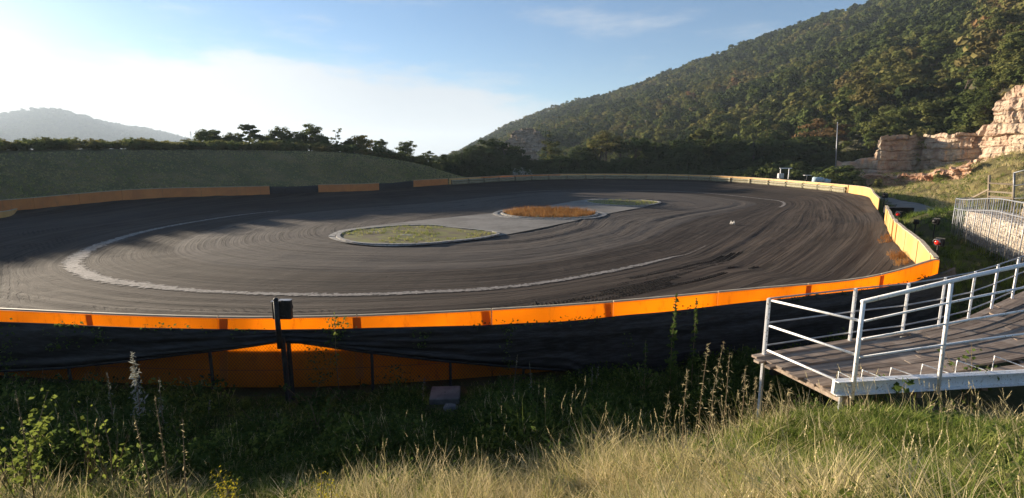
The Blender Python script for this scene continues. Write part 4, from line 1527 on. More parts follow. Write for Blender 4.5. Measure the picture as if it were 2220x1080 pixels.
# concrete slab at the fence foot and a broken stone
p = at_z(965, 852, 0.78)
r = MB(); r.box((0, 0, 0), 0.62, 0.5, 0.14, 0.05, 0.015)
o = r.build('concrete_slab', M_concrete, None, False, (p[0], p[1], gz(p[0], p[1]) + 0.10))
o.rotation_euler = (0.12, 0, 0)
tag(o, 'square grey concrete slab at the foot of the chain link fence', 'slab')
mb = MB(); mb.lathe((0, 0, 0), [(0.013, 0.0705), (0.013, 0.072), (0.001, 0.072)], 10); mb.build('lifting_hole', M_hole, o)


def stone_mesh(rng, sx, sy, sz, n=1):
    """irregular stone: jittered, rounded cube of 26 points"""
    V = []; idx = {}
    for i in (-1, 0, 1):
        for j in (-1, 0, 1):
            for k in (-1, 0, 1):
                if i == j == k == 0:
                    continue
                v = np.array([i, j, k], float)
                v = v / (np.linalg.norm(v) ** 0.65) + rng.normal(size=3) * 0.13
                idx[(i, j, k)] = len(V); V.append((v[0] * sx, v[1] * sy, v[2] * sz))
    Fc = []
    for ax in range(3):
        for sg in (-1, 1):
            for a in (-1, 0):
                for b in (-1, 0):
                    q = []
                    for da, db in ((0, 0), (1, 0), (1, 1), (0, 1)):
                        t = [0, 0, 0]; t[ax] = sg; t[(ax + 1) % 3] = a + da; t[(ax + 2) % 3] = b + db
                        q.append(idx[tuple(t)])
                    Fc.append(tuple(q if sg > 0 else q[::-1]))
    return V, Fc


rs = np.random.default_rng(3)
p = at_z(976, 873, 0.8)
V, Fc = stone_mesh(rs, 0.14, 0.1, 0.06)
tag(mesh_obj('stone', V, Fc, M_concrete, None, False, (p[0], p[1], gz(p[0], p[1]) + 0.05)), 'flat pale stone lying in front of the concrete slab', 'stone')

# crumpled white scrap on the track, a few lumps
p = at_z(1588, 480, 0.3)
mb = MB()
for k in range(6):
    a = k * 1.05
    mb.add([(0, 0, 0.02), (0.28 * math.cos(a), 0.28 * math.sin(a), 0.03 + 0.05 * (k % 2)), (0.12 * math.cos(a + 0.5), 0.12 * math.sin(a + 0.5), 0.16 + 0.12 * (k % 3)), (0.05 * math.cos(a), 0.05 * math.sin(a), 0.2)], [(0, 1, 2), (0, 2, 3), (1, 3, 2), (0, 3, 1)])
tag(mb.build('plastic_scrap', M_trash, None, False, (p[0], p[1], float(track_z(np.array(p[0]), np.array(p[1]))))), 'crumpled white plastic scrap lying on the bare track', 'litter')

# low black box
g0 = ground_point(1946, 44.0)
r = empty('low_box', g0, 'low open black box standing between the barrier end and the path', 'box')
w, dp, hh_ = 1.95, 0.9, 0.95
for nm, c, sx, sy, sz in (('top', (0, 0, hh_), w, dp, 0.05), ('back_panel', (0, dp / 2 - 0.03, hh_ / 2), w - 0.02, 0.04, hh_ - 0.06), ('side_panel', (-w / 2 + 0.03, 0, hh_ / 2), 0.05, dp - 0.1, hh_ - 0.06), ('side_panel', (w / 2 - 0.03, 0, hh_ / 2), 0.05, dp - 0.1, hh_ - 0.06)):
    mb = MB(); mb.box(c, sx, sy, sz, 0, 0.008); mb.build(nm, M_dark, r)
r.rotation_euler = (0, 0, -0.15)

# broken barrier pieces in the near right corner
ip = wall_seg(8.05, 8.5)
for k, (f, h, rz, tl, lab) in enumerate(((0.2, 0.75, 0.9, 0.5, 'torn pale barrier piece leaning in the barrier corner'), (0.6, 0.55, 1.3, -0.6, 'grey broken barrier board lying beside the torn piece'), (0.9, 0.6, 0.4, 0.8, 'white splintered barrier strip propped on the rippled barrier'))):
    q = ip[int(f * (len(ip) - 1))]
    n = (CEN - q[:2]); n /= np.linalg.norm(n)
    b = q[:2] + n * (0.55 + 0.15 * k)
    mb = MB()
    V = []
    for i in range(5):
        for j in range(2):
            t = (i - 2) * 0.28
            V.append((t + (j * 0.07), 0.05 * math.sin(i * 1.9 + k), (j - 0.5) * h * (0.55 + 0.45 * math.sin(i * 1.3 + k) ** 2)))
    V += [(x, y + 0.035, z) for x, y, z in V]
    Fc = []
    for i in range(4):
        a = i * 2
        Fc += [(a, a + 2, a + 3, a + 1), (a + 10, a + 11, a + 13, a + 12), (a, a + 10, a + 12, a + 2), (a + 1, a + 3, a + 13, a + 11)]
    Fc += [(0, 1, 11, 10), (8, 18, 19, 9)]
    o = mesh_obj('broken_board', V, Fc, (M_cream, M_concrete, M_trash)[k], None, False, (b[0], b[1], float(track_z(np.array(b[0]), np.array(b[1]))) + h * 0.42))
    o.rotation_euler = (tl, 0, rz)
    tag(o, lab, 'board')

# loose curved board lying inside the barrier at the far left
lp = [at_z(x, y, 1.0) for x, y in ((-60, 474), (-20, 470), (15, 466), (40, 460), (56, 452), (62, 446))]
LPc = catmull(lp, 6, closed=False)
mb = MB(); strip_solid(mb, LPc, outward(LPc), -0.05, 0.05, 0.75, 1.32)
o = mb.build('loose_board', M_cream, None); tag(o, 'curved pale board lying inside the dull orange barrier', 'board')
mb = MB(); strip_solid(mb, LPc, outward(LPc), -0.07, 0.07, 1.322, 1.37); mb.build('edge_trim', M_top, o)

# ------------------------------------------------------------------ timber platform with white railings
DZ = 2.1
FAR_E = np.array([(4.36, 8.80), (6.5, 9.56), (7.92, 10.0), (9.2, 10.56), (10.2, 11.05), (11.5, 11.86), (14.0, 13.5)])
NEAR_E = np.array([(4.93, 7.22), (6.5, 7.52), (7.6, 7.74), (8.6, 7.96), (9.4, 8.15), (10.4, 8.4), (12.4, 9.0)])
plat = empty('platform', (4.6, 8.0, gz(4.6, 8.0)), 'timber plank viewing platform with white metal railings on the grass slope', 'platform')
porg = Vector(plat.location)
FARC = resample(FAR_E, 0.2)[0]; NEARC = resample(NEAR_E, 0.2)[0]


def edge_pt(C, u):
    L = np.concatenate([[0], np.cumsum(np.linalg.norm(np.diff(C, axis=0), axis=1))])
    return np.array([np.interp(u * L[-1], L, C[:, 0]), np.interp(u * L[-1], L, C[:, 1])])


NPL = 13
rp = random.Random(5)
for j in range(NPL):
    v0, v1 = j / NPL, (j + 1) / NPL
    cuts = [0.0 + rp.uniform(-0.012, 0.008)]
    while cuts[-1] < 1.0:
        cuts.append(min(1.0, cuts[-1] + rp.uniform(0.26, 0.42)))
    for a, b in zip(cuts[:-1], cuts[1:]):
        if j >= 10 and a > 0.05 and rp.random() < 0.6:
            continue
        dz = rp.uniform(-0.008, 0.008); tw = rp.uniform(-0.006, 0.006)
        if rp.random() < 0.06:
            dz += 0.025
        n = 6
        V = []
        for i in range(n):
            u = a + (b - a) * i / (n - 1) + (0.0008 if i == 0 else (-0.0008 if i == n - 1 else 0))
            pf, pn = edge_pt(FARC, max(u, 0)), edge_pt(NEARC, max(u, 0))
            if u < 0:
                d = (edge_pt(FARC, 0.05) - edge_pt(FARC, 0)); d /= np.linalg.norm(d)
                pf = pf + d * u * 10; pn = pn + d * u * 10
            wg = 0.05 / NPL + 0.0
            A = pf + (pn - pf) * (v0 + wg * 0.9); B = pf + (pn - pf) * (v1 - wg * 0.9)
            z = DZ + dz + tw * (i - 2.5) / 2.5
            V += [(A[0], A[1], z - 0.042), (B[0], B[1], z - 0.042), (B[0], B[1], z), (A[0], A[1], z)]
        Fc = []
        for i in range(n - 1):
            for k in range(4):
                Fc.append((i * 4 + k, i * 4 + 4 + k, i * 4 + 4 + (k + 1) % 4, i * 4 + (k + 1) % 4))
        Fc += [(0, 1, 2, 3), (n * 4 - 1, n * 4 - 2, n * 4 - 3, n * 4 - 4)]
        m = np.mean(np.array(V), 0)
        d = np.array(V[-4]) - np.array(V[0]); ang = math.atan2(d[1], d[0])
        ca, sa_ = math.cos(-ang), math.sin(-ang)
        V2 = [((x - m[0]) * ca - (y - m[1]) * sa_, (x - m[0]) * sa_ + (y - m[1]) * ca, z - m[2]) for x, y, z in V]
        o = mesh_obj('plank', V2, Fc, M_wood, plat)
        o.location = Vector(m) - porg; o.rotation_euler = (0, 0, ang)


def pl_part(mb, name, mat, smooth=False):
    o = mb.build(name, mat, plat, smooth); o.location = -porg
    return o


# joists and fascia under the boards
for u in (0.03, 0.2, 0.37, 0.54, 0.71, 0.88):
    a, b = edge_pt(FARC, u), edge_pt(NEARC, u)
    mb = MB(); mb.bar((a[0], a[1], DZ - 0.12), (b[0], b[1], DZ - 0.12), 0.08, 0.14); pl_part(mb, 'joist', M_wood)
for C, off in ((FARC, 0.1), ):
    for u0 in np.arange(0, 1, 0.2):
        a, b = edge_pt(C, max(u0 + 0.004, 0.04)), edge_pt(C, u0 + 0.196)
        mb = MB(); mb.bar((a[0] - 0.05, a[1] - 0.22, DZ - 0.27), (b[0] - 0.05, b[1] - 0.22, DZ - 0.27), 0.07, 0.14); pl_part(mb, 'beam', M_dark)


def near_pt(px, py, back=0.0):
    k = (px - 1110.0) / (F * CP + (540 - py) * SP)
    y = (4.95 - 7.22 * 5.071) / (k - 5.071)
    y += back
    return Vector(at_depth(px, py, y))


# near side: white fascia beam, tall posts, tubes
a0, a1 = near_pt(1806, 838), near_pt(2330, 810)
mb = MB(); mb.bar(a0, a1, 0.05, 0.225); pl_part(mb, 'fascia_beam', M_white)
mb = MB(); mb.bar(a0 + Vector((0, -0.06, 0.105)), a1 + Vector((0, -0.06, 0.105)), 0.09, 0.012); mb.bar(a0 + Vector((0, -0.06, -0.105)), a1 + Vector((0, -0.06, -0.105)), 0.09, 0.012); pl_part(mb, 'beam_flange', M_white)
for t, b in (((1863, 651), (1838, 860)), ((2052, 606), (2022, 848)), ((2290, 552), (2248, 840))):
    pt, pb = near_pt(*t), near_pt(*b)
    pb.x = pb.x + 0.0
    mb = MB(); mb.tube([pb + Vector((0.0, -0.09, 0)), pt + Vector((0, -0.09, 0))], 0.03, 10); pl_part(mb, 'railing_post', M_white, True)
for (x0, y0), (x1, y1), rr in (((1860, 651), (2330, 545), 0.033), ((1866, 692), (2330, 596), 0.017), ((1861, 731), (2330, 650), 0.017), ((1855, 770), (2330, 704), 0.017)):
    A, B = near_pt(x0, y0), near_pt(x1, y1)
    mid = near_pt((x0 + x1) / 2, (y0 + y1) / 2 - 2)
    off = Vector((0, -0.09 - 0.0, 0))
    mb = MB(); mb.tube([A + off, mid + off, B + off], rr, 10); pl_part(mb, 'rail', M_white, True)
for pts in (((1816, 828), (1818, 806), (1842, 818)), ((1866, 826), (1870, 802), (1924, 824)), ((1927, 823), (1932, 797), (1992, 818)), ((1994, 818), (2000, 790), (2066, 812)), ((2070, 812), (2075, 782), (2146, 806)), ((2150, 805), (2156, 772), (2222, 796)), ((2226, 796), (2232, 764), (2300, 790))):
    mb = MB(); mb.tube([near_pt(*q, 0.10) for q in pts], 0.009, 6); pl_part(mb, 'seat_bracket', M_white)
mb = MB(); q = near_pt(1826, 850, 0.1); mb.tube([q, Vector((q.x - 0.03, q.y - 0.05, gz(q.x, q.y) - 0.2))], 0.04, 8); pl_part(mb, 'leg', M_galv)

# far side: perforated flat posts carrying three tubes
FP = [(1668, 1.08), (1845, 1.08), (1960, 1.08), (2040, 1.08), (2105, 1.08), (2155, 1.08), (2200, 1.08), (2240, 1.08)]
tops = []
for k, (px, hp) in enumerate(FP):
    u = min(np.linspace(0, 1, 600), key=lambda q: abs(project(*edge_pt(FARC, q), DZ + 1.0)[0] - px))
    if k == 0:
        u = 0.02
    p = edge_pt(FARC, u) + np.array([0.05, -0.05]); tops.append(p)
    d = edge_pt(FARC, min(1, u + 0.03)) - edge_pt(FARC, max(0, u - 0.03)); ang = math.atan2(d[1], d[0])
    z0 = gz(*p) - 0.25 if k == 0 else DZ - 0.2
    mb = MB(); mb.box((p[0], p[1], (z0 + DZ + hp) / 2), 0.085, 0.045, DZ + hp - z0, ang + 0.35, 0.006)
    po = pl_part(mb, 'railing_post', M_white)
    mb = MB()
    ca, sa_ = math.cos(ang + 0.35), math.sin(ang + 0.35)
    for zz in np.arange(0.06, hp, 0.105):
        c = (p[0] + sa_ * 0.0226, p[1] - ca * 0.0226, DZ + zz)
        V = [(c[0] + ca * 0.011 * math.cos(t), c[1] + sa_ * 0.011 * math.cos(t), c[2] + 0.011 * math.sin(t)) for t in np.linspace(0, 2 * math.pi, 8, endpoint=False)]
        V2 = [(x + sa_ * 0.002, y - ca * 0.002, z) for x, y, z in V]
        mb.add(V + V2, [tuple(range(8, 16))] + [(i, (i + 1) % 8, 8 + (i + 1) % 8, 8 + i) for i in range(8)])
    o = mb.build('bolt_hole', M_hole, po)
for hz in (1.06, 0.60, 0.17):
    for a, b in zip(tops[:-1], tops[1:]):
        mb = MB(); mb.tube([(a[0] + 0.02, a[1] + 0.05, DZ + hz), (b[0] + 0.02, b[1] + 0.05, DZ + hz)], 0.016, 8); pl_part(mb, 'rail', M_galv, True)
for hz, (px, py) in ((1.05, (1859, 692)), (0.58, (1850, 765)), (0.12, (1835, 832))):
    q = near_pt(px, py)
    mb = MB(); mb.tube([(tops[0][0] + 0.02, tops[0][1] - 0.04, DZ + hz), (q.x, q.y - 0.09, q.z)], 0.02, 8); pl_part(mb, 'rail', M_white, True)

# ------------------------------------------------------------------ gabion terraces and galvanised railing
GL = catmull([np.array(p) for p in ((27.6, 31.6), (25.6, 28.0), (23.6, 24.6), (21.7, 21.2), (19.8, 17.8), (18.0, 14.6))], 10, closed=False)


def gabion(name, label, off, start, z0, h, depth, seed):
    P, s = resample(GL[start:], 0.5)
    t = np.gradient(P, axis=0); t /= np.linalg.norm(t, axis=1)[:, None]
    n = np.stack([-t[:, 1], t[:, 0]], 1)          # away from the track
    if (n * (P - CEN)).sum() < 0:
        n = -n
    P = P + n * off
    root = empty(name, (P[0][0], P[0][1], z0), label, 'gabion wall', 'stone terraces')
    org = Vector(root.location)
    mb = MB(); strip_solid(mb, P, n, 0.10, depth, z0 - 0.6, z0 + h - 0.08)
    o = mb.build('core', M_gstone, root); o.location = -org
    rg = np.random.default_rng(seed)
    mb = MB()
    L = s[-1]
    for zrow in np.arange(z0 + 0.06, z0 + h, 0.13):
        q = rg.random() * 0.15
        while q < L:
            w = rg.uniform(0.07, 0.13)
            x = np.interp(q, s, P[:, 0]); y = np.interp(q, s, P[:, 1]); nx = np.interp(q, s, n[:, 0]); ny = np.interp(q, s, n[:, 1])
            V, Fc = stone_mesh(rg, w, 0.09, 0.075)
            a = math.atan2(-nx, ny) + rg.normal() * 0.3
            tilt = rg.normal() * 0.3
            V = [(x + nx * 0.08 + (vx * math.cos(a) - vy * math.sin(a)), y + ny * 0.08 + (vx * math.sin(a) + vy * math.cos(a)), zrow + vz + vx * tilt) for vx, vy, vz in V]
            mb.add(V, Fc); q += w * 1.75
    for q in np.arange(0.1, L, 0.17):
        for dn in np.arange(0.2, depth, 0.2):
            x = np.interp(q, s, P[:, 0]) + np.interp(q, s, n[:, 0]) * dn; y = np.interp(q, s, P[:, 1]) + np.interp(q, s, n[:, 1]) * dn
            V, Fc = stone_mesh(rg, rg.uniform(0.08, 0.13), 0.1, 0.06)
            mb.add([(x + vx, y + vy, z0 + h - 0.06 + vz) for vx, vy, vz in V], Fc)
    o = mb.build('stone_fill', M_gstone, root); o.location = -org; o['kind'] = 'stuff'
    mb = MB()
    for zr in np.arange(z0, z0 + h + 0.01, h / 2):
        mb.tube([(P[i][0] - n[i][0] * 0.03, P[i][1] - n[i][1] * 0.03, zr) for i in range(len(P))], 0.008, 4)
    o = mb.build('wire_cage', M_galv, root); o.location = -org
    return P, n


GP, GN_ = gabion('gabion_wall', 'lowest stone filled terrace right behind the galvanised railing', 0.5, 1, 1.0, 1.75, 1.5, 51)
gabion('gabion_wall', 'middle stone filled terrace one step above the galvanised railing', 2.0, 9, 2.3, 1.15, 1.5, 52)
gabion('gabion_wall', 'topmost stone filled terrace below the metal gate', 4.2, 13, 3.2, 1.1, 1.5, 53)

rail = empty('galvanised_railing', (GL[0][0], GL[0][1], 1.0), 'curved galvanised metal railing with vertical bars in front of stone terraces', 'railing')
rorg = Vector(rail.location)
RP, rs_ = resample(GL, 0.36)
tz = lambda q: 3.33 + 0.5 * sstep(0, 9, q)
bz = lambda p: gz(*p) - 0.1
for i, (p, q) in enumerate(zip(RP, rs_)):
    mb = MB(); r_ = 0.026 if i % 4 == 0 else 0.013
    mb.tube([(p[0], p[1], bz(p)), (p[0], p[1], float(tz(q)))], r_, 6)
    o = mb.build('bar', M_galv, rail, True); o.location = -rorg
for dz, r_ in ((0.0, 0.03), (-0.62, 0.024)):
    mb = MB(); mb.tube([(p[0], p[1], float(tz(q)) + dz) for p, q in zip(RP, rs_)], r_, 8)
    o = mb.build('rail', M_galv, rail, True); o.location = -rorg
# its short return at the far end
q0 = RP[0]; q1 = q0 + np.array([1.5, 0.5])
for dz, r_ in ((0.0, 0.03), (-0.62, 0.024)):
    mb = MB(); mb.tube([(q0[0], q0[1], 3.33 + dz), (q1[0], q1[1], 3.33 + dz)], r_, 8); o = mb.build('rail', M_galv, rail, True); o.location = -rorg
for f in (0.25, 0.5, 0.75, 1.0):
    q = q0 + (q1 - q0) * f
    mb = MB(); mb.tube([(q[0], q[1], gz(*q) - 0.1), (q[0], q[1], 3.33)], 0.018, 6); o = mb.build('bar', M_galv, rail, True); o.location = -rorg

# wooden fence and gate above the terraces
wf_ = empty('wooden_fence', at_depth(2145, 432, 36), 'weathered wooden post and rail fence on the dry bank', 'fence')
worg = Vector(wf_.location)
for px, y0, y1, dpt in ((2145, 380, 440, 36), (2199, 374, 438, 34.5)):
    a, b = at_depth(px, y1, dpt), at_depth(px, y0, dpt)
    mb = MB(); mb.tube([a - np.array([0, 0, 0.6]), b], 0.075, 9); o = mb.build('post', M_fencewood, wf_, True); o.location = -worg
for ya, yb in ((397, 400), (415, 419), (426, 430)):
    a, b = at_depth(2143, ya, 35.9), at_depth(2200, yb, 34.4)
    mb = MB(); mb.bar(a, b, 0.05, 0.11); o = mb.build('rail', M_fencewood, wf_); o.location = -worg
a, b = at_depth(2098, 434, 38), at_depth(2145, 410, 35.9)
mb = MB(); mb.bar(a, b, 0.06, 0.12); o = mb.build('rail', M_fencewood, wf_); o.location = -worg
a, b = at_depth(2128, 424, 37), at_depth(2128, 446, 37)
gt = empty('metal_gate', at_depth(2198, 430, 33.5), 'galvanised gate frame with wire mesh above the top terrace', 'gate')
gorg = Vector(gt.location)
c00, c01, c10, c11 = [Vector(at_depth(*q)) for q in ((2198, 430, 33.5), (2290, 428, 32.5), (2198, 375, 33.5), (2290, 352, 32.5))]
for A, B in ((c00, c01), (c10, c11), (c00, c10), (c01, c11), ((c00 + c10) / 2, (c01 + c11) / 2)):
    mb = MB(); mb.tube([A, B], 0.035, 8); o = mb.build('frame_tube', M_galv, gt, True); o.location = -gorg
mb = MB()
for f in np.linspace(0.04, 0.96, 24):
    mb.tube([c00.lerp(c01, f), c10.lerp(c11, f)], 0.006, 4)
for f in np.linspace(0.06, 0.94, 14):
    mb.tube([c00.lerp(c10, f), c01.lerp(c11, f)], 0.006, 4)
o = mb.build('wire_mesh', M_galv, gt); o.location = -gorg

# ------------------------------------------------------------------ pole, yard clutter beyond the barrier, far pylon
b, t = at_depth(1811, 382, 112), at_depth(1816, 266, 112)
pole = empty('light_pole', b, 'tall thin grey pole in front of the dark trees by the quarry', 'pole')
mb = MB(); mb.tube([Vector((0, 0, -0.5)), Vector(t - b)], [0.13, 0.07], 10); mb.build('shaft', M_galv, pole, True)
mb = MB(); mb.box((0, 0, 0.15), 0.6, 0.6, 0.5, 0, 0.04); mb.build('footing', M_concrete, pole)
mb = MB(); mb.lathe(tuple(t - b), [(0.09, 0), (0.09, 0.08), (0.02, 0.14)], 10); mb.build('cap', M_galv, pole)

fr = empty('portal_frame', at_depth(1700, 386, 92), 'white metal portal frame standing in the yard beyond the barrier', 'frame')
for x in (-0.75, 0.75):
    mb = MB(); mb.box((x, 0, 0.75), 0.12, 0.12, 1.9, 0, 0.01); mb.build('post', M_white, fr)
mb = MB(); mb.box((0.15, 0, 1.72), 2.2, 0.14, 0.14, 0, 0.01); mb.build('crossbar', M_white, fr)
bx = MB(); bx.box((0, 0, 0.5), 0.9, 0.6, 0.9, 0, 0.03)
o = bx.build('yard_crate', M_trash, None, False, at_depth(1692, 384, 91.5) - np.array([0, 0, .3])); tag(o, 'pale square crate leaning beside the white portal frame', 'crate')
for xx in (-0.3, 0, 0.3):
    mb = MB(); mb.box((xx, -0.31, 0.5), 0.06, 0.03, 0.86); mb.build('batten', M_white, o)
tb = empty('white_table', at_depth(1749, 391, 88), 'white garden table in the yard beyond the barrier', 'table')
mb = MB(); mb.box((0, 0, 0.86), 1.1, 0.7, 0.06, 0, 0.015); mb.build('table_top', M_white, tb)
mb = MB(); mb.tube([(0, 0, 0), (0, 0, 0.83)], 0.09, 8); mb.build('pedestal', M_dark, tb)
mb = MB(); mb.box((0, 0, 0.03), 0.7, 0.5, 0.06, 0, 0.01); mb.build('base', M_dark, tb)
rs = np.random.default_rng(8)
for k, (px, py, sx, sz, lab) in enumerate(((1772, 390, 0.9, 0.5, 'pale blue tarpaulin heap beside the yard bushes'), (1790, 393, 0.8, 0.42, 'smaller pale blue tarpaulin heap nearest the leafy bush'))):
    V, Fc = stone_mesh(rs, sx, 0.6, sz)
    tag(mesh_obj('tarpaulin_heap', V, Fc, M_blue, None, True, at_depth(px, py, 86)), lab, 'tarpaulin')
py_b = at_depth(415, 309, 900)
py = empty('lattice_pylon', py_b, 'faint thin electricity pylon on the skyline beside the left trees', 'pylon')
hp = 19
for sx, sy in ((-1, -1), (1, -1), (1, 1), (-1, 1)):
    mb = MB(); mb.tube([(sx * 2.2, sy * 2.2, -4), (sx * 0.5, sy * 0.5, hp)], 0.25, 5); mb.build('leg', M_galv, py)
for z in (hp - 1, hp - 5):
    mb = MB(); mb.bar((-4.5, 0, z), (4.5, 0, z), 0.35, 0.35); mb.build('cross_arm', M_galv, py)


# ------------------------------------------------------------------ single trees and bushes
TREES = {}
BRIGHT = {}


def tree_proto(key, seed, h, rx, rz, zc, nclump, per, leaf, tr, nl=8, flat=1.0, lean=0.0, mat=None):
    V, Fc, cs = crown(seed, rx, rz, zc, nclump, per, leaf, flat, lean)
    tm = trunk_mesh(seed, h, tr, cs, nl)
    TREES[key] = (mesh_data('crown', V, Fc, mat or M_tree), mesh_data('trunk', tm.V, tm.Fc, M_bark, True), h, zc + rz)


for k in range(5):
    tree_proto('round%d' % k, 300 + k, 7.5, 2.9, 3.3, 5.4, 46, 66, 0.25, 0.17)
for k in range(3):
    tree_proto('umbrella%d' % k, 320 + k, 8.2, 3.3, 1.9, 7.2, 22, 70, 0.25, 0.15, 9, 0.55)
for k in range(3):
    tree_proto('tall%d' % k, 330 + k, 8.5, 1.9, 4.2, 5.4, 44, 60, 0.25, 0.15)
for k in range(2):
    tree_proto('sparse%d' % k, 340 + k, 4.8, 1.3, 2.3, 3.4, 12, 30, 0.16, 0.06, 8)
for k in range(4):
    tree_proto('bush%d' % k, 350 + k, 1.2, 1.25, 0.95, 0.95, 26, 46, 0.13, 0.04, 6)
for k in range(3):
    tree_proto('dense%d' % k, 360 + k, 6.2, 3.0, 3.0, 3.5, 60, 66, 0.26, 0.17)


def tree(name, label, group, key, loc, height, tint, rz=None, wide=1.0, cat='tree'):
    cm, tm, h, top = TREES[key]
    r = empty(name, loc, label, cat, group)
    s = height / top
    r.scale = (s * wide, s * wide, s)
    r.rotation_euler = (0, 0, random.uniform(0, 6.28) if rz is None else rz)
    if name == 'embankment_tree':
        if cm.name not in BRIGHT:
            b_ = cm.copy(); b_.materials[0] = M_backlit; BRIGHT[cm.name] = b_
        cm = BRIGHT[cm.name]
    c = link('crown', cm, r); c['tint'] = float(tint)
    link('trunk', tm, r)
    return r


rt = random.Random(21)
# left embankment: (photo x, top y, distance, kind, width, tint, label)
for px, yt, D, key, wd, ti, lab in (
        (448, 279, 84, 'dense0', 1.2, 0.22, 'small rounded tree first in the row on the embankment'),
        (478, 290, 86, 'bush1', 1.3, 0.30, 'low spreading bush between two trees on the embankment'),
        (505, 288, 87, 'dense1', 1.2, 0.36, 'sunlit bushy tree beside the tallest pointed tree'),
        (538, 257, 88, 'tall0', 1.3, 0.30, 'tallest pointed tree on the embankment'),
        (572, 288, 89, 'dense2', 1.1, 0.28, 'dark shrubby tree behind the embankment crest'),
        (607, 276, 90, 'dense1', 1.0, 0.34, 'medium tree with drooping sides in the middle of the embankment row'),
        (636, 288, 91, 'dense0', 1.1, 0.26, 'low dense tree pressed against the broad spiky tree'),
        (668, 266, 92, 'round1', 1.25, 0.30, 'broad spiky tree with branches reaching above the embankment row'),
        (697, 290, 93, 'dense2', 1.1, 0.22, 'dark tree leaning next to the bare sapling'),
        (727, 273, 93, 'sparse0', 1.1, 0.35, 'thin sparse sapling with sky showing through'),
        (757, 300, 94, 'dense1', 1.2, 0.30, 'low green tree beside the sapling'),
        (786, 292, 95, 'dense0', 1.2, 0.62, 'russet topped tree on the embankment'),
        (822, 300, 96, 'round3', 1.2, 0.24, 'dark rounded tree on the falling end of the embankment'),
        (878, 303, 99, 'round2', 1.25, 0.2, 'round headed tree standing clear on the falling end of the embankment'),
        (928, 327, 102, 'umbrella1', 1.0, 0.18, 'small flat topped tree at the low end of the embankment'),
        (905, 335, 103, 'bush2', 1.8, 0.2, 'dark bush under the round headed tree')):
    D = D + (14 if px < 720 else 6)
    g = ground_point(px, D)
    t = at_depth(px, yt, D)
    tree('embankment_tree', lab, 'trees on the embankment', key, (t[0], g[1], g[2] - 0.1), max(1.4, t[2] - g[2]), ti, None, wd)

# tree line beyond the far barrier
row = []
for px, yt, D, key, ti in ((965, 333, 122, 'round0', .15), (985, 340, 124, 'dense1', .12), (1005, 326, 124, 'dense2', .15), (1035, 314, 126, 'round1', .12), (1064, 297, 124, 'round2', .16), (1092, 303, 122, 'tall1', .10), (1112, 318, 125, 'dense1', .1),
                        (1140, 338, 125, 'dense0', .12), (1165, 342, 124, 'dense2', .14), (1194, 293, 130, 'tall2', .45), (1200, 335, 124, 'dense0', .15), (1228, 338, 126, 'round4', .2), (1255, 328, 122, 'dense1', .12), (1275, 312, 130, 'round3', .2),
                        (1302, 292, 128, 'umbrella0', .5), (1318, 287, 124, 'umbrella1', .62), (1345, 297, 126, 'umbrella2', .2), (1378, 294, 124, 'umbrella0', .16), (1400, 308, 128, 'round2', .2), (1425, 312, 124, 'dense2', .1), (1452, 300, 126, 'round0', .14), (1478, 306, 122, 'dense0', .1),
                        (1504, 296, 126, 'round3', .14), (1530, 262, 132, 'tall0', .48), (1556, 288, 128, 'round1', .2), (1580, 300, 122, 'dense1', .1), (1610, 298, 126, 'round4', .12), (1640, 302, 122, 'dense2', .1), (1668, 296, 126, 'round0', .12), (1700, 304, 122, 'dense0', .1), (1728, 296, 126, 'round2', .14),
                        (1758, 290, 124, 'round3', .16), (1784, 262, 126, 'umbrella1', .85), (1776, 300, 121, 'dense1', .12), (1840, 300, 128, 'dense2', .35), (1858, 322, 124, 'dense0', .4)):
    row.append((px, yt, D, key, ti))
for px in range(960, 1790, 23):
    row.append((px + rt.uniform(-8, 8), rt.uniform(336, 352), rt.uniform(116, 121), rt.choice(['dense0', 'dense1', 'dense2']), rt.uniform(.05, .16)))
for px, yt, D, key, ti in row:
    g = ground_point(px, D)
    if px < 1040:
        D = D - 4
    t = at_depth(px, yt, D)
    kd = key[:-1]
    if yt > 332:
        lab = 'low dark dense tree filling the foot of the far tree line'
    elif ti > 0.7:
        lab = 'rust brown crowned dead looking tree beside the grey pole'
    elif ti > 0.42:
        lab = {'tall': 'tall sunlit yellow green tree standing above the far tree line', 'umbrella': 'flat topped tree with reddish brown crown in the far tree line', 'dense': 'bushy olive tree at the left edge of the quarry', 'round': 'rounded olive tree in the far tree line'}[kd]
    else:
        lab = {'round': 'rounded dark green tree in the far tree line', 'dense': 'dense dark tree with leaves to the ground in the far tree line', 'umbrella': 'flat topped dark green tree with bare trunk in the far tree line', 'tall': 'narrow dark green tree in the far tree line'}[kd]
    tree('tree_line_tree', lab, 'tree line beyond the far barrier', key, (t[0], D, g[2] - 0.2), t[2] - g[2] + 0.2, ti, None, rt.uniform(0.95, 1.3))

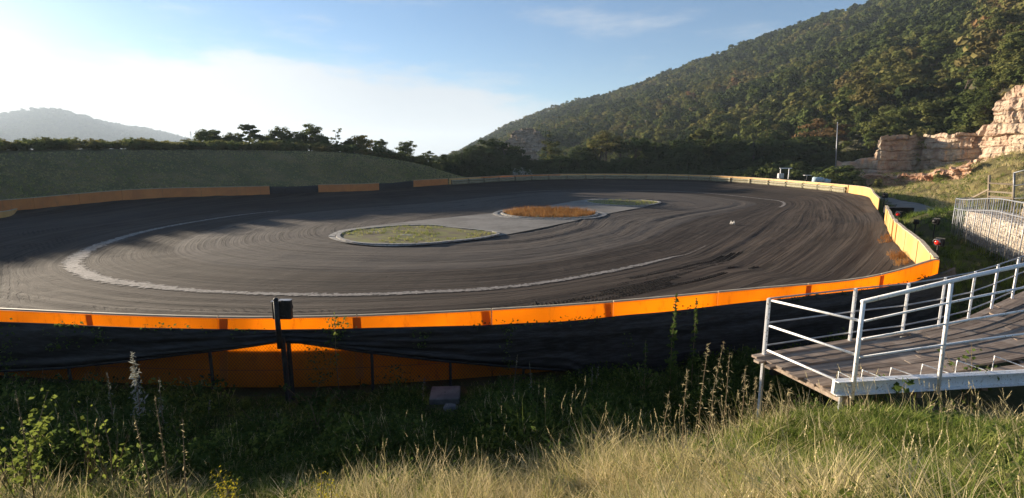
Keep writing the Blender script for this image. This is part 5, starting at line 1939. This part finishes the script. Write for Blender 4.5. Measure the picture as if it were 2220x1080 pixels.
# trees on the lower hillside, one by one
rng = np.random.default_rng(77)
cand = sample_sheet(HX, HY, HZ, 2600, rng)
cpx, cpy = project(cand[:, 0], cand[:, 1], cand[:, 2])
cd = np.hypot(cand[:, 0], cand[:, 1])
got = []
for p, px, d in zip(cand, cpx, cd):
    if not (1195 < px < 2330) or d > 235 or d < 118 and px < 1880:
        continue
    if any((p[0] - q[0]) ** 2 + (p[1] - q[1]) ** 2 < 24 for q in got):
        continue
    got.append(p)
    if len(got) >= 290:
        break
for p in got:
    px = project(*p)[0]
    nz_ = float(fbm(np.array([p[0] / 22]), np.array([p[1] / 30]), 61)[0])
    ti = np.clip(0.30 + 0.5 * (nz_ - 0.45) + rng.normal() * 0.12 + 0.10 * (px > 1750), 0.04, 0.9)
    lab = 'dark green tree on the lower wooded hillside' if ti < 0.25 else ('olive green tree on the lower wooded hillside' if ti < 0.45 else ('yellowish tree on the lower wooded hillside' if ti < 0.62 else 'brown autumn tree on the lower wooded hillside'))
    key = rng.choice(['round0', 'round1', 'round2', 'round3', 'round4', 'umbrella0', 'umbrella2', 'dense0', 'tall1'])
    tree('hillside_tree', lab, 'trees on the lower hillside', str(key), (p[0], p[1], p[2] - 0.4), rng.uniform(7.0, 10.5), ti, None, rng.uniform(1.0, 1.35))

# shrubs hanging over the quarry edge
for k in range(46):
    f = k / 45
    px = 1800 + f * 470 + rt.uniform(-6, 6)
    yt = np.interp(px, [1800, 1880, 1892, 1925, 2000, 2085, 2115, 2132, 2150, 2172, 2220, 2300], [352, 346, 316, 292, 290, 286, 283, 250, 200, 185, 178, 170])
    D = np.interp(px, [1812, 1925, 2085, 2130, 2150, 2220, 2320], [118, 109, 103, 99, 96, 91, 86]) + rt.uniform(0, 4)
    t = at_depth(px, yt, D)
    tree('quarry_shrub', 'green shrub growing along the upper edge of the quarry rock', 'shrubs along the quarry edge', 'bush%d' % (k % 4), (t[0], D, t[2] - 0.5), rt.uniform(1.6, 3.4), rt.uniform(.2, .5), None, 1.2, 'shrub')
for k, (px, yb, D) in enumerate(((2096, 284, 99), (2106, 278, 100), (2114, 272, 100), (2122, 266, 99), (2130, 258, 98), (2134, 246, 97), (2112, 284, 98), (2126, 276, 97), (2138, 232, 96), (2118, 262, 103), (2128, 250, 103), (2108, 268, 104))):
    t = at_depth(px, yb, D)
    tree('quarry_shrub', 'green shrub in the notch between the low and the tall quarry rock', 'shrubs in the quarry notch', 'bush%d' % (k % 4), (t[0], D, t[2] - 1.2), rt.uniform(2.4, 3.6), rt.uniform(.2, .45), None, 1.25, 'shrub')
# bigger trees just above the quarry
for k, (px, yb, D, h, ti, key) in enumerate(((1905, 300, 114, 6, .42, 'dense0'), (1940, 296, 116, 7.5, .35, 'round1'), (1975, 294, 115, 6, .55, 'round2'), (2010, 292, 112, 8.5, .4, 'round3'), (2050, 290, 112, 9, .5, 'round4'), (2085, 288, 110, 9.5, .25, 'dense1'), (2112, 285, 106, 9, .22, 'dense2'), (2095, 288, 106, 6.5, .18, 'dense0'), (2140, 230, 108, 7, .4, 'round0'), (2165, 190, 104, 6, .5, 'round2'), (2200, 180, 102, 7, .45, 'dense1'), (2240, 176, 100, 8, .5, 'round4'))):
    t = at_depth(px, yb, D)
    tree('quarry_tree', ('dark green' if ti < 0.3 else 'olive' if ti < 0.48 else 'yellowish') + (' tree rooted above the tall pale quarry rock' if px > 2130 else ' tree rooted above the low shaded quarry rock'), 'trees above the quarry', key, (t[0], D, t[2] - 1.0), h, ti, None, 1.25)

cand = sample_sheet(HX, HY, HZ, 9000, rng)
got2 = []
for p in cand:
    px = project(*p)[0]; d = math.hypot(p[0], p[1])
    if not (1800 < px < 2300) or d > 165 or any((p[0] - q[0]) ** 2 + (p[1] - q[1]) ** 2 < 8 for q in got2) or any((p[0] - q[0]) ** 2 + (p[1] - q[1]) ** 2 < 5 for q in got):
        continue
    got2.append(p)
    if len(got2) >= 130:
        break
for p in got2:
    ti = float(np.clip(0.32 + rng.normal() * 0.12, 0.1, 0.6))
    tree('young_tree', 'young bushy dark green tree on the slope above the quarry' if ti < 0.32 else 'young bushy olive tree on the slope above the quarry', 'young trees above the quarry', 'dense%d' % rng.integers(0, 3), (p[0], p[1], p[2] - 0.3), rng.uniform(3.0, 5.5), ti, None, 1.2)

# bushes in the yard between the far barrier and the quarry
YB = ['low grey green bush against the dark trees beyond the air cushions', 'small grey green bush between two taller yard bushes', 'tall pointed grey green bush behind the white portal frame', 'upright grey green bush between the portal frame and the white table', 'thin bush behind the white table', 'bush behind the pale blue tarpaulin heaps', 'large leafy bush at the foot of the grey pole', 'leafy bush before the left end of the quarry rock', 'low leafy bush just behind the barrier by the quarry', 'small bush touching the smaller tarpaulin heap', 'low bush alone in front of the dark tree line', 'yellowish bush at the foot of the rubble bank', 'dry yellowish bush between the rubble bank and the path', 'small dry bush high on the rubble bank']
for k, (px, yt, D, w, ti) in enumerate(((1632, 361, 103, 1.1, .3), (1662, 357, 100, 1.0, .35), (1687, 346, 100, 1.0, .36), (1735, 354, 97, 1.1, .36), (1770, 363, 98, 1.0, .3), (1790, 366, 94, 1.3, .33), (1812, 357, 92, 1.2, .32), (1828, 362, 90, 1.3, .3), (1842, 374, 88, 1.2, .36), (1795, 376, 88, 1.0, .4), (1600, 366, 106, 1.0, .3), (1862, 384, 86, 0.9, .5), (1905, 388, 84, 0.8, .55), (2045, 372, 88, .9, .5))):
    g = ground_point(px, D); t = at_depth(px, yt, D)
    tree('yard_bush', YB[k], 'bushes in the yard', 'bush%d' % (k % 4), (t[0], D, g[2] - 0.1), max(0.9, t[2] - g[2]), ti, None, w, 'bush')

# ------------------------------------------------------------------ grass and weeds
def blades(seed, n, h, spread, bend, width, head=0.0, seg=3):
    rng = np.random.default_rng(seed)
    V = []; Fc = []
    for i in range(n):
        a = rng.random() * 6.28; r0 = spread * rng.random() ** 0.5
        b = np.array([math.cos(a) * r0, math.sin(a) * r0, -0.02])
        hh = h * (0.55 + 0.6 * rng.random()); la = a + rng.normal() * 0.9
        bd = bend * (0.3 + rng.random()) * hh
        ca, sa_ = math.cos(la), math.sin(la)
        w = width * (0.7 + 0.6 * rng.random())
        side = np.array([-sa_, ca, 0]) * w
        base = len(V)
        for k in range(seg + 1):
            f = k / seg
            c = b + np.array([ca * bd * f * f, sa_ * bd * f * f, hh * f * (1 - 0.35 * bend * f)])
            ww = (1 - f) ** 0.7 if not head else max(0.35, 1 - f)
            if k < seg or head:
                V += [c - side * ww, c + side * ww]
            else:
                V += [c]
        for k in range(seg):
            p = base + 2 * k
            if k < seg - 1 or head:
                Fc.append((p, p + 1, p + 3, p + 2))
            else:
                Fc.append((p, p + 1, p + 2))
        if head:
            d = np.array([ca * bd * 0.5, sa_ * bd * 0.5, hh * 0.35]); d /= np.linalg.norm(d)
            for q in range(9):
                f = q / 8
                cc = c + d * (f - 0.35) * head
                e = rng.normal(size=3); e -= d * (e @ d); e /= np.linalg.norm(e) + 1e-9
                rad = head * 0.09 * (1 - 0.5 * abs(2 * f - 1))
                p = len(V)
                V += [cc - d * head * 0.07, cc + e * rad, cc + d * head * 0.12, cc - e * rad * 0.4]
                Fc.append((p, p + 1, p + 2, p + 3))
    return np.array(V), Fc


G = [proto('tuft', *blades(1, 24, 0.34, 0.10, 0.55, 0.0065), M_grass), proto('tuft', *blades(2, 24, 0.46, 0.12, 0.95, 0.0058), M_grass), proto('tuft', *blades(3, 22, 0.28, 0.10, 0.4, 0.008), M_grass),
     proto('stem', *blades(4, 3, 0.80, 0.10, 0.30, 0.0026, 0.13, 4), M_grass), proto('stem', *blades(5, 5, 0.46, 0.16, 0.35, 0.0026, 0.085, 4), M_grass)]
rg = np.random.default_rng(31)
V, Fc = [], []


def weed_proto(seed, n, rad, h, leaf, mat):
    rng = np.random.default_rng(seed)
    C = np.stack([rng.normal(size=n) * rad * 0.5, rng.normal(size=n) * rad * 0.5, rng.random(n) ** 0.7 * h], 1)
    V, Fc = leaf_quads(C, np.full(n, leaf), rng, 0.9, None, 0.55)
    return proto('weed', V, Fc, mat)


G += [weed_proto(6, 34, 0.24, 0.30, 0.042, M_weed), weed_proto(7, 46, 0.26, 0.42, 0.03, M_weed), weed_proto(8, 70, 0.18, 0.06, 0.011, M_yellow)]


def place(xy, extra=0.0):
    z = ground_z(xy[:, 0], xy[:, 1])
    return np.column_stack([xy, z + extra])


# foreground
N = 46000
r = 1.6 + (15.5 - 1.6) * rg.random(N) ** 0.9; a = np.radians(rg.uniform(-56, 56, N))
xy = np.stack([np.sin(a) * r, np.cos(a) * r], 1)
d, _ = wall_dist(xy[:, 0], xy[:, 1])
ok = (d > 0.55) & (r > 1.7)
# keep the boards and the slab clear
onplat = np.zeros(N, bool)
for i in range(0, 11):
    u = i / 10
    pf, pn = edge_pt(FARC, u), edge_pt(NEARC, u)
    for f in (0.02, 0.25, 0.5, 0.75, 0.98):
        c = pf + (pn - pf) * f
        onplat |= ((xy - c) ** 2).sum(1) < 0.5
ok &= ~onplat
sl = at_z(965, 852, 0.78)
ok &= ~((np.abs(xy[:, 0] - sl[0]) < 0.36) & (np.abs(xy[:, 1] - sl[1] + 0.15) < 0.5))
xy = xy[ok]; d = d[ok]; n = len(xy); r = r[ok]
P = place(xy)
upper = sstep(2.9, 4.3, d - np.clip(xy[:, 0] - 4, 0, 12) * 0.6)
nz1 = fbm(xy[:, 0] * 0.55, xy[:, 1] * 0.55, 71, 3)
nz2_ = fbm(xy[:, 0] * 1.3 + 9, xy[:, 1] * 1.3, 72, 3)
greenright = sstep(1.2, 3.2, xy[:, 0]) * sstep(8.0, 5.0, xy[:, 1])
leftside = sstep(-1.0, -3.5, xy[:, 0])
p_straw = upper * np.clip(0.26 + 2.2 * (nz1 - 0.44) - 0.42 * greenright * (0.6 + 0.8 * nz2_) - 0.2 * leftside, 0.05, 0.85)
p_straw = p_straw * (1 - 0.8 * sstep(0.62, 0.85, xy[:, 0] / xy[:, 1]) * sstep(7.0, 5.5, xy[:, 1]))
u = rg.random(n)
straw = u < p_straw
kind = np.where(straw, 1, np.where(rg.random(n) < 0.6, 0, 2))
v_ = rg.random(n)
kind = np.where(~straw & (v_ < 0.015 + 0.40 * (1 - upper)), 5 + (rg.random(n) < 0.5), kind)
kind = np.where((v_ > 0.93) & (upper < 0.5), 4, kind)
kind = np.where((v_ > 0.90) & (leftside > 0.3) & (d > 1.5), 4, kind)
kind = np.where((v_ > 0.968) & (upper > 0.05) & (xy[:, 0] > -2.2), 3, kind)
tint = np.where(straw, 0.76 + 0.17 * rg.normal(size=n), 0.34 + 0.11 * rg.normal(size=n) + 0.08 * greenright + 0.10 * upper * (nz2_ - 0.4))
tint = np.where(kind >= 5, 0.25 + 0.6 * rg.random(n) ** 2, tint)
tint = np.where((kind == 3), 0.86, tint); tint = np.where(kind == 4, 0.80, tint)
tint = np.where((kind < 3) & (upper < 0.5), 0.20 + 0.40 * rg.random(n) ** 2, tint)
scl = (0.45 + 0.45 * rg.random(n)) * np.where(kind == 3, 0.85, 1.0) * (0.8 + 0.4 * nz2_)
scl = scl * np.where(r < 3.0, 0.75, 1.0) * np.where(upper < 0.5, 1.35, 1.0) * np.where(straw, 1.15, 1.1) * (1 - 0.2 * sstep(2.4, 1.2, d)) * (0.35 + 1.25 * fbm(xy[:, 0] * 0.9, xy[:, 1] * 0.9, 77, 2))
tilt = np.where(straw, 0.42, 0.16)
rot = np.stack([rg.normal(size=n) * tilt, rg.normal(size=n) * tilt, rg.random(n) * 6.28], 1)
tag(scatter('meadow_grass', P, rot, scl, kind, np.clip(tint, 0.02, 1), G), 'long dry and green grass covering the near slope', 'grass', kind='stuff')

# right bank and roadside
N = 42000
xy = np.stack([rg.uniform(14, 100, N), rg.uniform(12, 112, N)], 1)
w = rg.random(N) < np.clip(28.0 / np.hypot(xy[:, 0], xy[:, 1]), 0.22, 1)
d, _ = wall_dist(xy[:, 0], xy[:, 1])
rr_ = np.hypot(xy[:, 0], xy[:, 1])
okp = (d > 0.5) & w & (xy[:, 0] / xy[:, 1] > 0.45)
pp = catmull([(36.5, 46), (38.5, 45), (43, 51), (46.3, 60), (50.2, 72), (53.5, 85), (51.5, 87), (49, 79), (48, 70), (43.5, 58)], 6)


def inside(poly, q):
    c = np.zeros(len(q), bool); j = len(poly) - 1
    for i in range(len(poly)):
        xi, yi, xj, yj = *poly[i], *poly[j]
        with np.errstate(divide='ignore', invalid='ignore'):
            c ^= ((yi > q[:, 1]) != (yj > q[:, 1])) & (q[:, 0] < (xj - xi) * (q[:, 1] - yi) / (yj - yi + 1e-12) + xi)
        j = i
    return c


okp &= ~inside(pp.mean(0) + (pp - pp.mean(0)) * np.array([1.25, 1.04]), xy)
gd = np.min(((xy[:, None, :] - GL[None, ::5, :]) ** 2).sum(-1), 1)
okp &= ~((gd < 40) & (((xy - np.array([24, 25])) @ np.array([0.86, -0.5])) > 0.3) & (xy[:, 1] < 33))
onp = np.zeros(N, bool)
for i in range(0, 11):
    pf, pn = edge_pt(FARC, i / 10), edge_pt(NEARC, i / 10)
    for f in (0.02, 0.5, 0.98):
        c = pf + (pn - pf) * f; onp |= ((xy - c) ** 2).sum(1) < 1.2
okp &= ~onp
xy = xy[okp]; d = d[okp]; n = len(xy)
dryw = sstep(22, 36, xy[:, 0]) * sstep(2.5, 7, d)
tint = np.clip(0.30 + 0.44 * dryw + 0.12 * rg.normal(size=n), 0.05, 0.95)
dd = np.hypot(xy[:, 0], xy[:, 1])
scl = (0.8 + 0.7 * rg.random(n)) * (1 + 0.9 * sstep(30, 80, dd))
tag(scatter('bank_grass', place(xy), np.stack([0 * tint, 0 * tint, rg.random(n) * 6.28], 1), scl, np.where(rg.random(n) < 0.1, 5, rg.integers(0, 3, n)), tint, G), 'yellowed grass on the bank beside the terraces and path', 'grass', kind='stuff')

# embankment grass, short, tint lightened to paint haze, and scrub on its crest
N = 12000
cr = CREST[rg.integers(60, len(CREST), N)]
wi = wall_dist(cr[:, 0], cr[:, 1])[1]
f = rg.random(N)
xy = WALL[wi][:, :2] * (1 - f)[:, None] + cr[:, :2] * f[:, None] + rg.normal(size=(N, 2)) * 1.5
d, _ = wall_dist(xy[:, 0], xy[:, 1]); k_ = d > 0.6
xy = xy[k_]; n = len(xy)
m_ = fbm(xy[:, 0] / 6, xy[:, 1] / 6, 88, 3)
tag(scatter('embankment_grass', place(xy), np.stack([0 * m_, 0 * m_, rg.random(n) * 6.28], 1), 0.5 + 0.4 * rg.random(n), rg.integers(0, 3, n), np.clip(0.64 + 0.2 * (m_ - 0.45) + 0.06 * rg.normal(size=n), 0.05, 0.8), G), 'short mottled grass on the embankment side', 'grass', kind='stuff')
scrub_protos = []
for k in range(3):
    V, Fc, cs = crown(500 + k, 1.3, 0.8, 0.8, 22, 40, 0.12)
    scrub_protos.append(proto('scrub', V, Fc, M_backlit))
N = 520
ci = rg.integers(40, len(CREST) - 25, N)
xy = CREST[ci][:, :2]
nn = xy - CEN; nn /= np.linalg.norm(nn, axis=1)[:, None]
xy = xy + nn * (3.5 + 8 * rg.random((N, 1))) + rg.normal(size=(N, 2)) * 0.6
P = place(xy)
tag(scatter('crest_scrub', P, np.stack([np.zeros(N), np.zeros(N), rg.random(N) * 6.28], 1), 0.6 + 0.5 * rg.random(N), rg.integers(0, 3, N), np.clip(0.42 + 0.14 * rg.normal(size=N), 0.1, 0.7), scrub_protos), 'tangled hedge of scrub along the embankment crest', 'scrub', kind='stuff')
# undergrowth at the foot of the tree line and beyond
N = 420
a = rg.uniform(-0.16, 0.62, N); D = rg.uniform(113, 122, N)
xy = np.stack([np.tan(a) * D, D], 1)
d, _ = wall_dist(xy[:, 0], xy[:, 1]); xy = xy[d > 1.5]; n = len(xy)
tag(scatter('undergrowth', place(xy), np.stack([np.zeros(n), np.zeros(n), rg.random(n) * 6.28], 1), 0.8 + 0.9 * rg.random(n), rg.integers(0, 3, n), np.clip(0.02 + 0.06 * rg.random(n), 0, 1), scrub_protos), 'dark undergrowth at the foot of the far tree line', 'undergrowth', kind='stuff')


# infield patches
def fill(poly, n):
    lo, hi = poly.min(0), poly.max(0)
    q = lo + (hi - lo) * rg.random((n, 2))
    return q[inside(poly, q)]


Gr = [proto('tuft', *blades(11, 22, 0.5, 0.2, 0.35, 0.008), M_orangegrass), proto('tuft', *blades(12, 22, 0.6, 0.2, 0.5, 0.008), M_orangegrass)]
q = fill(P_circ, 900); n = len(q)
tag(scatter('russet_grass', np.column_stack([q, np.full(n, 0.1)]), np.stack([np.zeros(n), np.zeros(n), rg.random(n) * 6.28], 1), 0.6 + 0.6 * rg.random(n), rg.integers(0, 2, n), rg.random(n), Gr), 'tall russet dry grass filling the small round island', 'grass', kind='stuff')
q = np.vstack([fill(P_near, 900), fill(P_far, 700)]); n = len(q)
q = q[fbm(q[:, 0] * 0.4, q[:, 1] * 0.4, 91, 3) > 0.42]; n = len(q)
tag(scatter('island_grass', np.column_stack([q, np.full(n, 0.09)]), np.stack([np.zeros(n), np.zeros(n), rg.random(n) * 6.28], 1), 0.35 + 0.45 * rg.random(n), rg.integers(0, 3, n), 0.46 + 0.2 * rg.random(n), G), 'patchy low grass on the two larger islands', 'grass', kind='stuff')
# dry weeds against the inside of the rippled barrier
P_ = wall_seg(8.15, 10.7); Nn = outward(P_)
i = rg.integers(0, len(P_), 260)
i = i[np.isin(i, np.nonzero(fbm(np.arange(len(P_)) / 9.0, np.zeros(len(P_)), 95, 2) > 0.5)[0])]
q = P_[i, :2] - Nn[i] * (0.15 + 0.5 * rg.random((len(i), 1)) ** 2); n = len(q)
tag(scatter('barrier_weeds', np.column_stack([q, track_z(q[:, 0], q[:, 1]) + 0.1]), np.stack([np.zeros(n), np.zeros(n), rg.random(n) * 6.28], 1), 0.35 + 0.5 * rg.random(n), rg.integers(0, 2, n), rg.random(n), Gr), 'dry orange weeds along the inside of the pale barrier', 'weeds', kind='stuff')

# climbing plants on the net
rv = np.random.default_rng(55)
C = []
for s in np.linspace(0.5, FS[-1] - 1.0, 900):
    p, zt = fence_at(s, 0.47)
    px = project(p[0], p[1], 1.8)[0]
    dens = fbm(np.array([s * 0.8]), np.array([0.0]), 66, 3)[0]
    top = CAMH + p[1] * slope(np.interp(px, [a for a, _ in NT], [b for _, b in NT]))
    if rv.random() < sstep(0.42, 0.62, dens):
        for _ in range(rv.integers(1, 5)):
            C.append((p[0] + rv.normal() * 0.05, p[1] - abs(rv.normal()) * 0.04, top + rv.normal() * 0.055 - 0.01))
for px, y0, y1, w, m in ((1100, 700, 800, 0.07, 90), (915, 715, 755, 0.10, 45), (735, 685, 745, 0.13, 130), (700, 742, 830, 0.16, 150), (30, 705, 800, 0.15, 90), (150, 700, 760, 0.2, 90), (230, 710, 750, 0.12, 50), (860, 790, 835, 0.2, 80), (1360, 720, 800, 0.08, 40)):
    s = s_of_px(px)
    for _ in range(m):
        ss_ = s + rv.normal() * w; p, zt = fence_at(np.clip(ss_, 0, FS[-1]), 0.50)
        y = rv.uniform(y0, y1)
        C.append((p[0], p[1] - rv.random() * 0.08, CAMH + p[1] * slope(y)))
C = np.array(C)
V, Fc = leaf_quads(C, np.full(len(C), 0.028), rv, 0.3, None, 0.7)
vine = mesh_obj('climbing_vine', V, Fc, M_weed)
vine['tint'] = 0.3
tag(vine, 'thin leafy vine creeping along the top of the near black net', 'vine', kind='stuff')


def plant(name, label, px, ytop, depth, mat, leaf, n, rad, tint, group=None, shape='spike', lean=0.0, asp=0.5):
    """single weed: stem with leaves, foot on the ground"""
    g = ground_point(px, depth); t = at_depth(px, ytop, depth)
    h = max(0.25, t[2] - g[2])
    r = empty(name, (g[0], g[1], g[2] - 0.02), label, 'plant', group)
    rng = np.random.default_rng(abs(int(px * 7 + ytop)))
    mb = MB()
    stems = 1 if shape != 'bush' else 5
    C = []; S = []
    for k in range(stems):
        ex = np.array([rng.normal() * rad * (1.4 if stems > 1 else 0.2) + lean, rng.normal() * rad * (1.4 if stems > 1 else 0.2), h * (1.0 if k == 0 else rng.uniform(0.6, 0.95))])
        mid = ex * 0.5 + np.array([rng.normal() * 0.03, rng.normal() * 0.03, 0.05 * h])
        mb.tube([(0, 0, 0), mid, ex], [0.009, 0.007, 0.003], 5)
        for i in range(n // stems):
            f = rng.random() ** 0.8
            c = (1 - f) ** 2 * np.zeros(3) + 2 * f * (1 - f) * mid + f * f * ex
            rr = rad * (1.15 - f) if shape == 'spike' else rad * (0.5 + 0.5 * rng.random())
            if shape == 'panicle':
                rr = rad * (0.2 + 1.2 * (1 - f)) if f > 0.35 else rad * 0.3
            a = rng.random() * 6.28
            C.append(c + np.array([math.cos(a) * rr * rng.random(), math.sin(a) * rr * rng.random(), rng.normal() * 0.02])); S.append(leaf * (1.2 - 0.6 * f if shape == 'spike' else 1.0))
    mb.build('stem', M_stem, r, True)
    V, Fc = leaf_quads(np.array(C), np.array(S), rng, 0.5, None, asp)
    o = mesh_obj('leaves', V, Fc, mat, r); o['tint'] = tint
    return r


M_stem = simple('dry_stem', (0.20, 0.14, 0.08), (0.12, 0.10, 0.05), 10, 0.9)
plant('mugwort', 'tall silvery weed standing before the lifted black net', 308, 758, 8.4, M_silver, 0.058, 190, 0.19, 0.8, asp=0.22)
plant('mugwort', 'short silvery weed beside the tall silvery one', 252, 805, 8.3, M_silver, 0.035, 50, 0.08, 0.4, asp=0.22)
plant('mugwort', 'small silvery weed on the other side of the tall silvery one', 362, 815, 8.2, M_silver, 0.035, 50, 0.08, 0.3, asp=0.22)
plant('mugwort', 'slanting grey weed against the black net past the concrete slab', 1108, 768, 9.3, M_silver, 0.03, 50, 0.06, 0.1, None, 'spike', 0.12, 0.22)
plant('mugwort', 'upright grey weed next to the slanting grey weed', 1150, 785, 9.3, M_silver, 0.03, 45, 0.06, 0.1, None, 'spike', 0.0, 0.22)
plant('leafy_weed', 'large bright yellow green leafy weed in the sun at the meadow edge', 40, 862, 6.2, M_weed, 0.034, 420, 0.30, 0.85, None, 'bush', 0, 0.8)
plant('leafy_weed', 'small bright leafy weed poking out of the shade', 203, 872, 6.6, M_weed, 0.034, 60, 0.12, 0.9, None, 'bush', 0, 0.8)
plant('leafy_weed', 'tiny bright leafy weed right of the small bright one', 246, 890, 6.6, M_weed, 0.035, 24, 0.08, 0.95, None, 'bush', 0, 0.8)
plant('leafy_weed', 'tall dark green leafy weed reaching over the orange barrier', 1452, 632, 10.3, M_weed, 0.065, 190, 0.16, 0.35)
plant('leafy_weed', 'second tall leafy weed growing against the tall dark green one', 1497, 648, 10.4, M_weed, 0.055, 140, 0.13, 0.40)
plant('leafy_weed', 'low dark leafy weed in front of the black net', 1395, 735, 10.0, M_weed, 0.05, 70, 0.12, 0.2)
plant('leafy_weed', 'pale vine shoot standing up from the net beside the black signal lamp', 738, 672, 9.75, M_weed, 0.035, 45, 0.12, 0.8)
for k, (px, yt, D) in enumerate(((1508, 742, 6.6), (1545, 735, 6.9), (1562, 760, 6.4), (1478, 800, 6.2), (1600, 790, 6.6), (1530, 820, 6.0), (1440, 842, 6.0), (1625, 815, 7.0), (1660, 830, 6.6), (1700, 840, 6.4))):
    plant('tall_grass', 'tall brown grass stalk with spreading seed head beside the platform post', px, yt, D, M_grass, 0.035, 70, 0.13, 0.9, 'tall brown grass stalks', 'panicle', 0.0, 0.10)
for k, (px, yt, D) in enumerate(((85, 842, 5.6), (372, 855, 5.4), (330, 895, 5.0), (425, 905, 5.0))):
    plant('tall_grass', 'single dry reddish grass stalk rising from the shaded meadow', px, yt, D, M_grass, 0.022, 40, 0.04, 0.92, 'dry stalks in the meadow', 'panicle', 0.02, 0.18)
for px, py, D, lab in ((520, 985, 5.4, 'yellow flowering clump in the shaded meadow'), (705, 1042, 5.0, 'small yellow flowering clump beside the pale grass stems'), (440, 1065, 4.6, 'yellow flowering tuft low in the dry meadow')):
    plant('goldenrod', lab, px, py, D, M_yellow, 0.014, 420, 0.16, 0.5, None, 'bush', 0, 0.6)
rw = random.Random(9)
for k in range(34):
    px = rw.uniform(-20, 1420)
    s_ = s_of_px(px); q, _ = fence_at(s_, rw.uniform(0.8, 3.0))
    px = project(q[0], q[1], 0.8)[0]
    zt = gz(*q) + rw.uniform(0.35, 0.8)
    yt = project(q[0], q[1], zt)[1]
    kind_ = rw.choice(['leafy', 'leafy', 'stalk'])
    if kind_ == 'leafy':
        plant('shade_weed', 'dark leafy weed in the shade below the chain link fence', px, yt, q[1], M_weed, rw.uniform(0.03, 0.05), 110, 0.16, rw.uniform(0.15, 0.6), 'weeds in the shade of the fence', 'bush', 0, 0.6)
    else:
        plant('shade_weed', 'thin pale dry weed stalk in the shade below the chain link fence', px, yt, q[1], M_silver, 0.022, 45, 0.05, rw.uniform(0.0, 0.5), 'dry stalks in the shade of the fence', 'panicle', rw.uniform(-0.1, 0.1), 0.2)
plant('bramble', 'dark bramble growing up through the platform boards', 1885, 772, 7.65, M_weed, 0.05, 200, 0.22, 0.35, None, 'bush', 0, 0.7)
plant('bramble', 'bramble shoots crossing the platform boards by the white beam', 2110, 742, 8.0, M_weed, 0.04, 110, 0.22, 0.4, None, 'bush', 0, 0.7)
for k, px in enumerate((1118, 1128, 1138, 1147)):
    plant('pale_reed', 'pale dry reed tuft behind the far barrier', px, 363 + (k % 2) * 4, 110.5, M_silver, 0.3, 60, 0.5, 0.9, 'pale reeds', 'bush', 0, 0.15)

# ------------------------------------------------------------------ haze in the valley air
M = Mat('valley_haze')
vol = M.new('ShaderNodeVolumePrincipled')
vol.inputs['Color'].default_value = (0.70, 0.84, 1.0, 1)
vol.inputs['Density'].default_value = 0.00017
vol.inputs['Anisotropy'].default_value = 0.15
M.lk(vol.outputs[0], M.out.inputs['Volume'])
mb = MB(); mb.box((0, 0, 150.0), 11800, 11800, 330.0)
hz = mb.build('haze', M.m)
hz['kind'] = 'stuff'
hz['label'] = 'pale haze filling the valley air'
hz['category'] = 'haze'
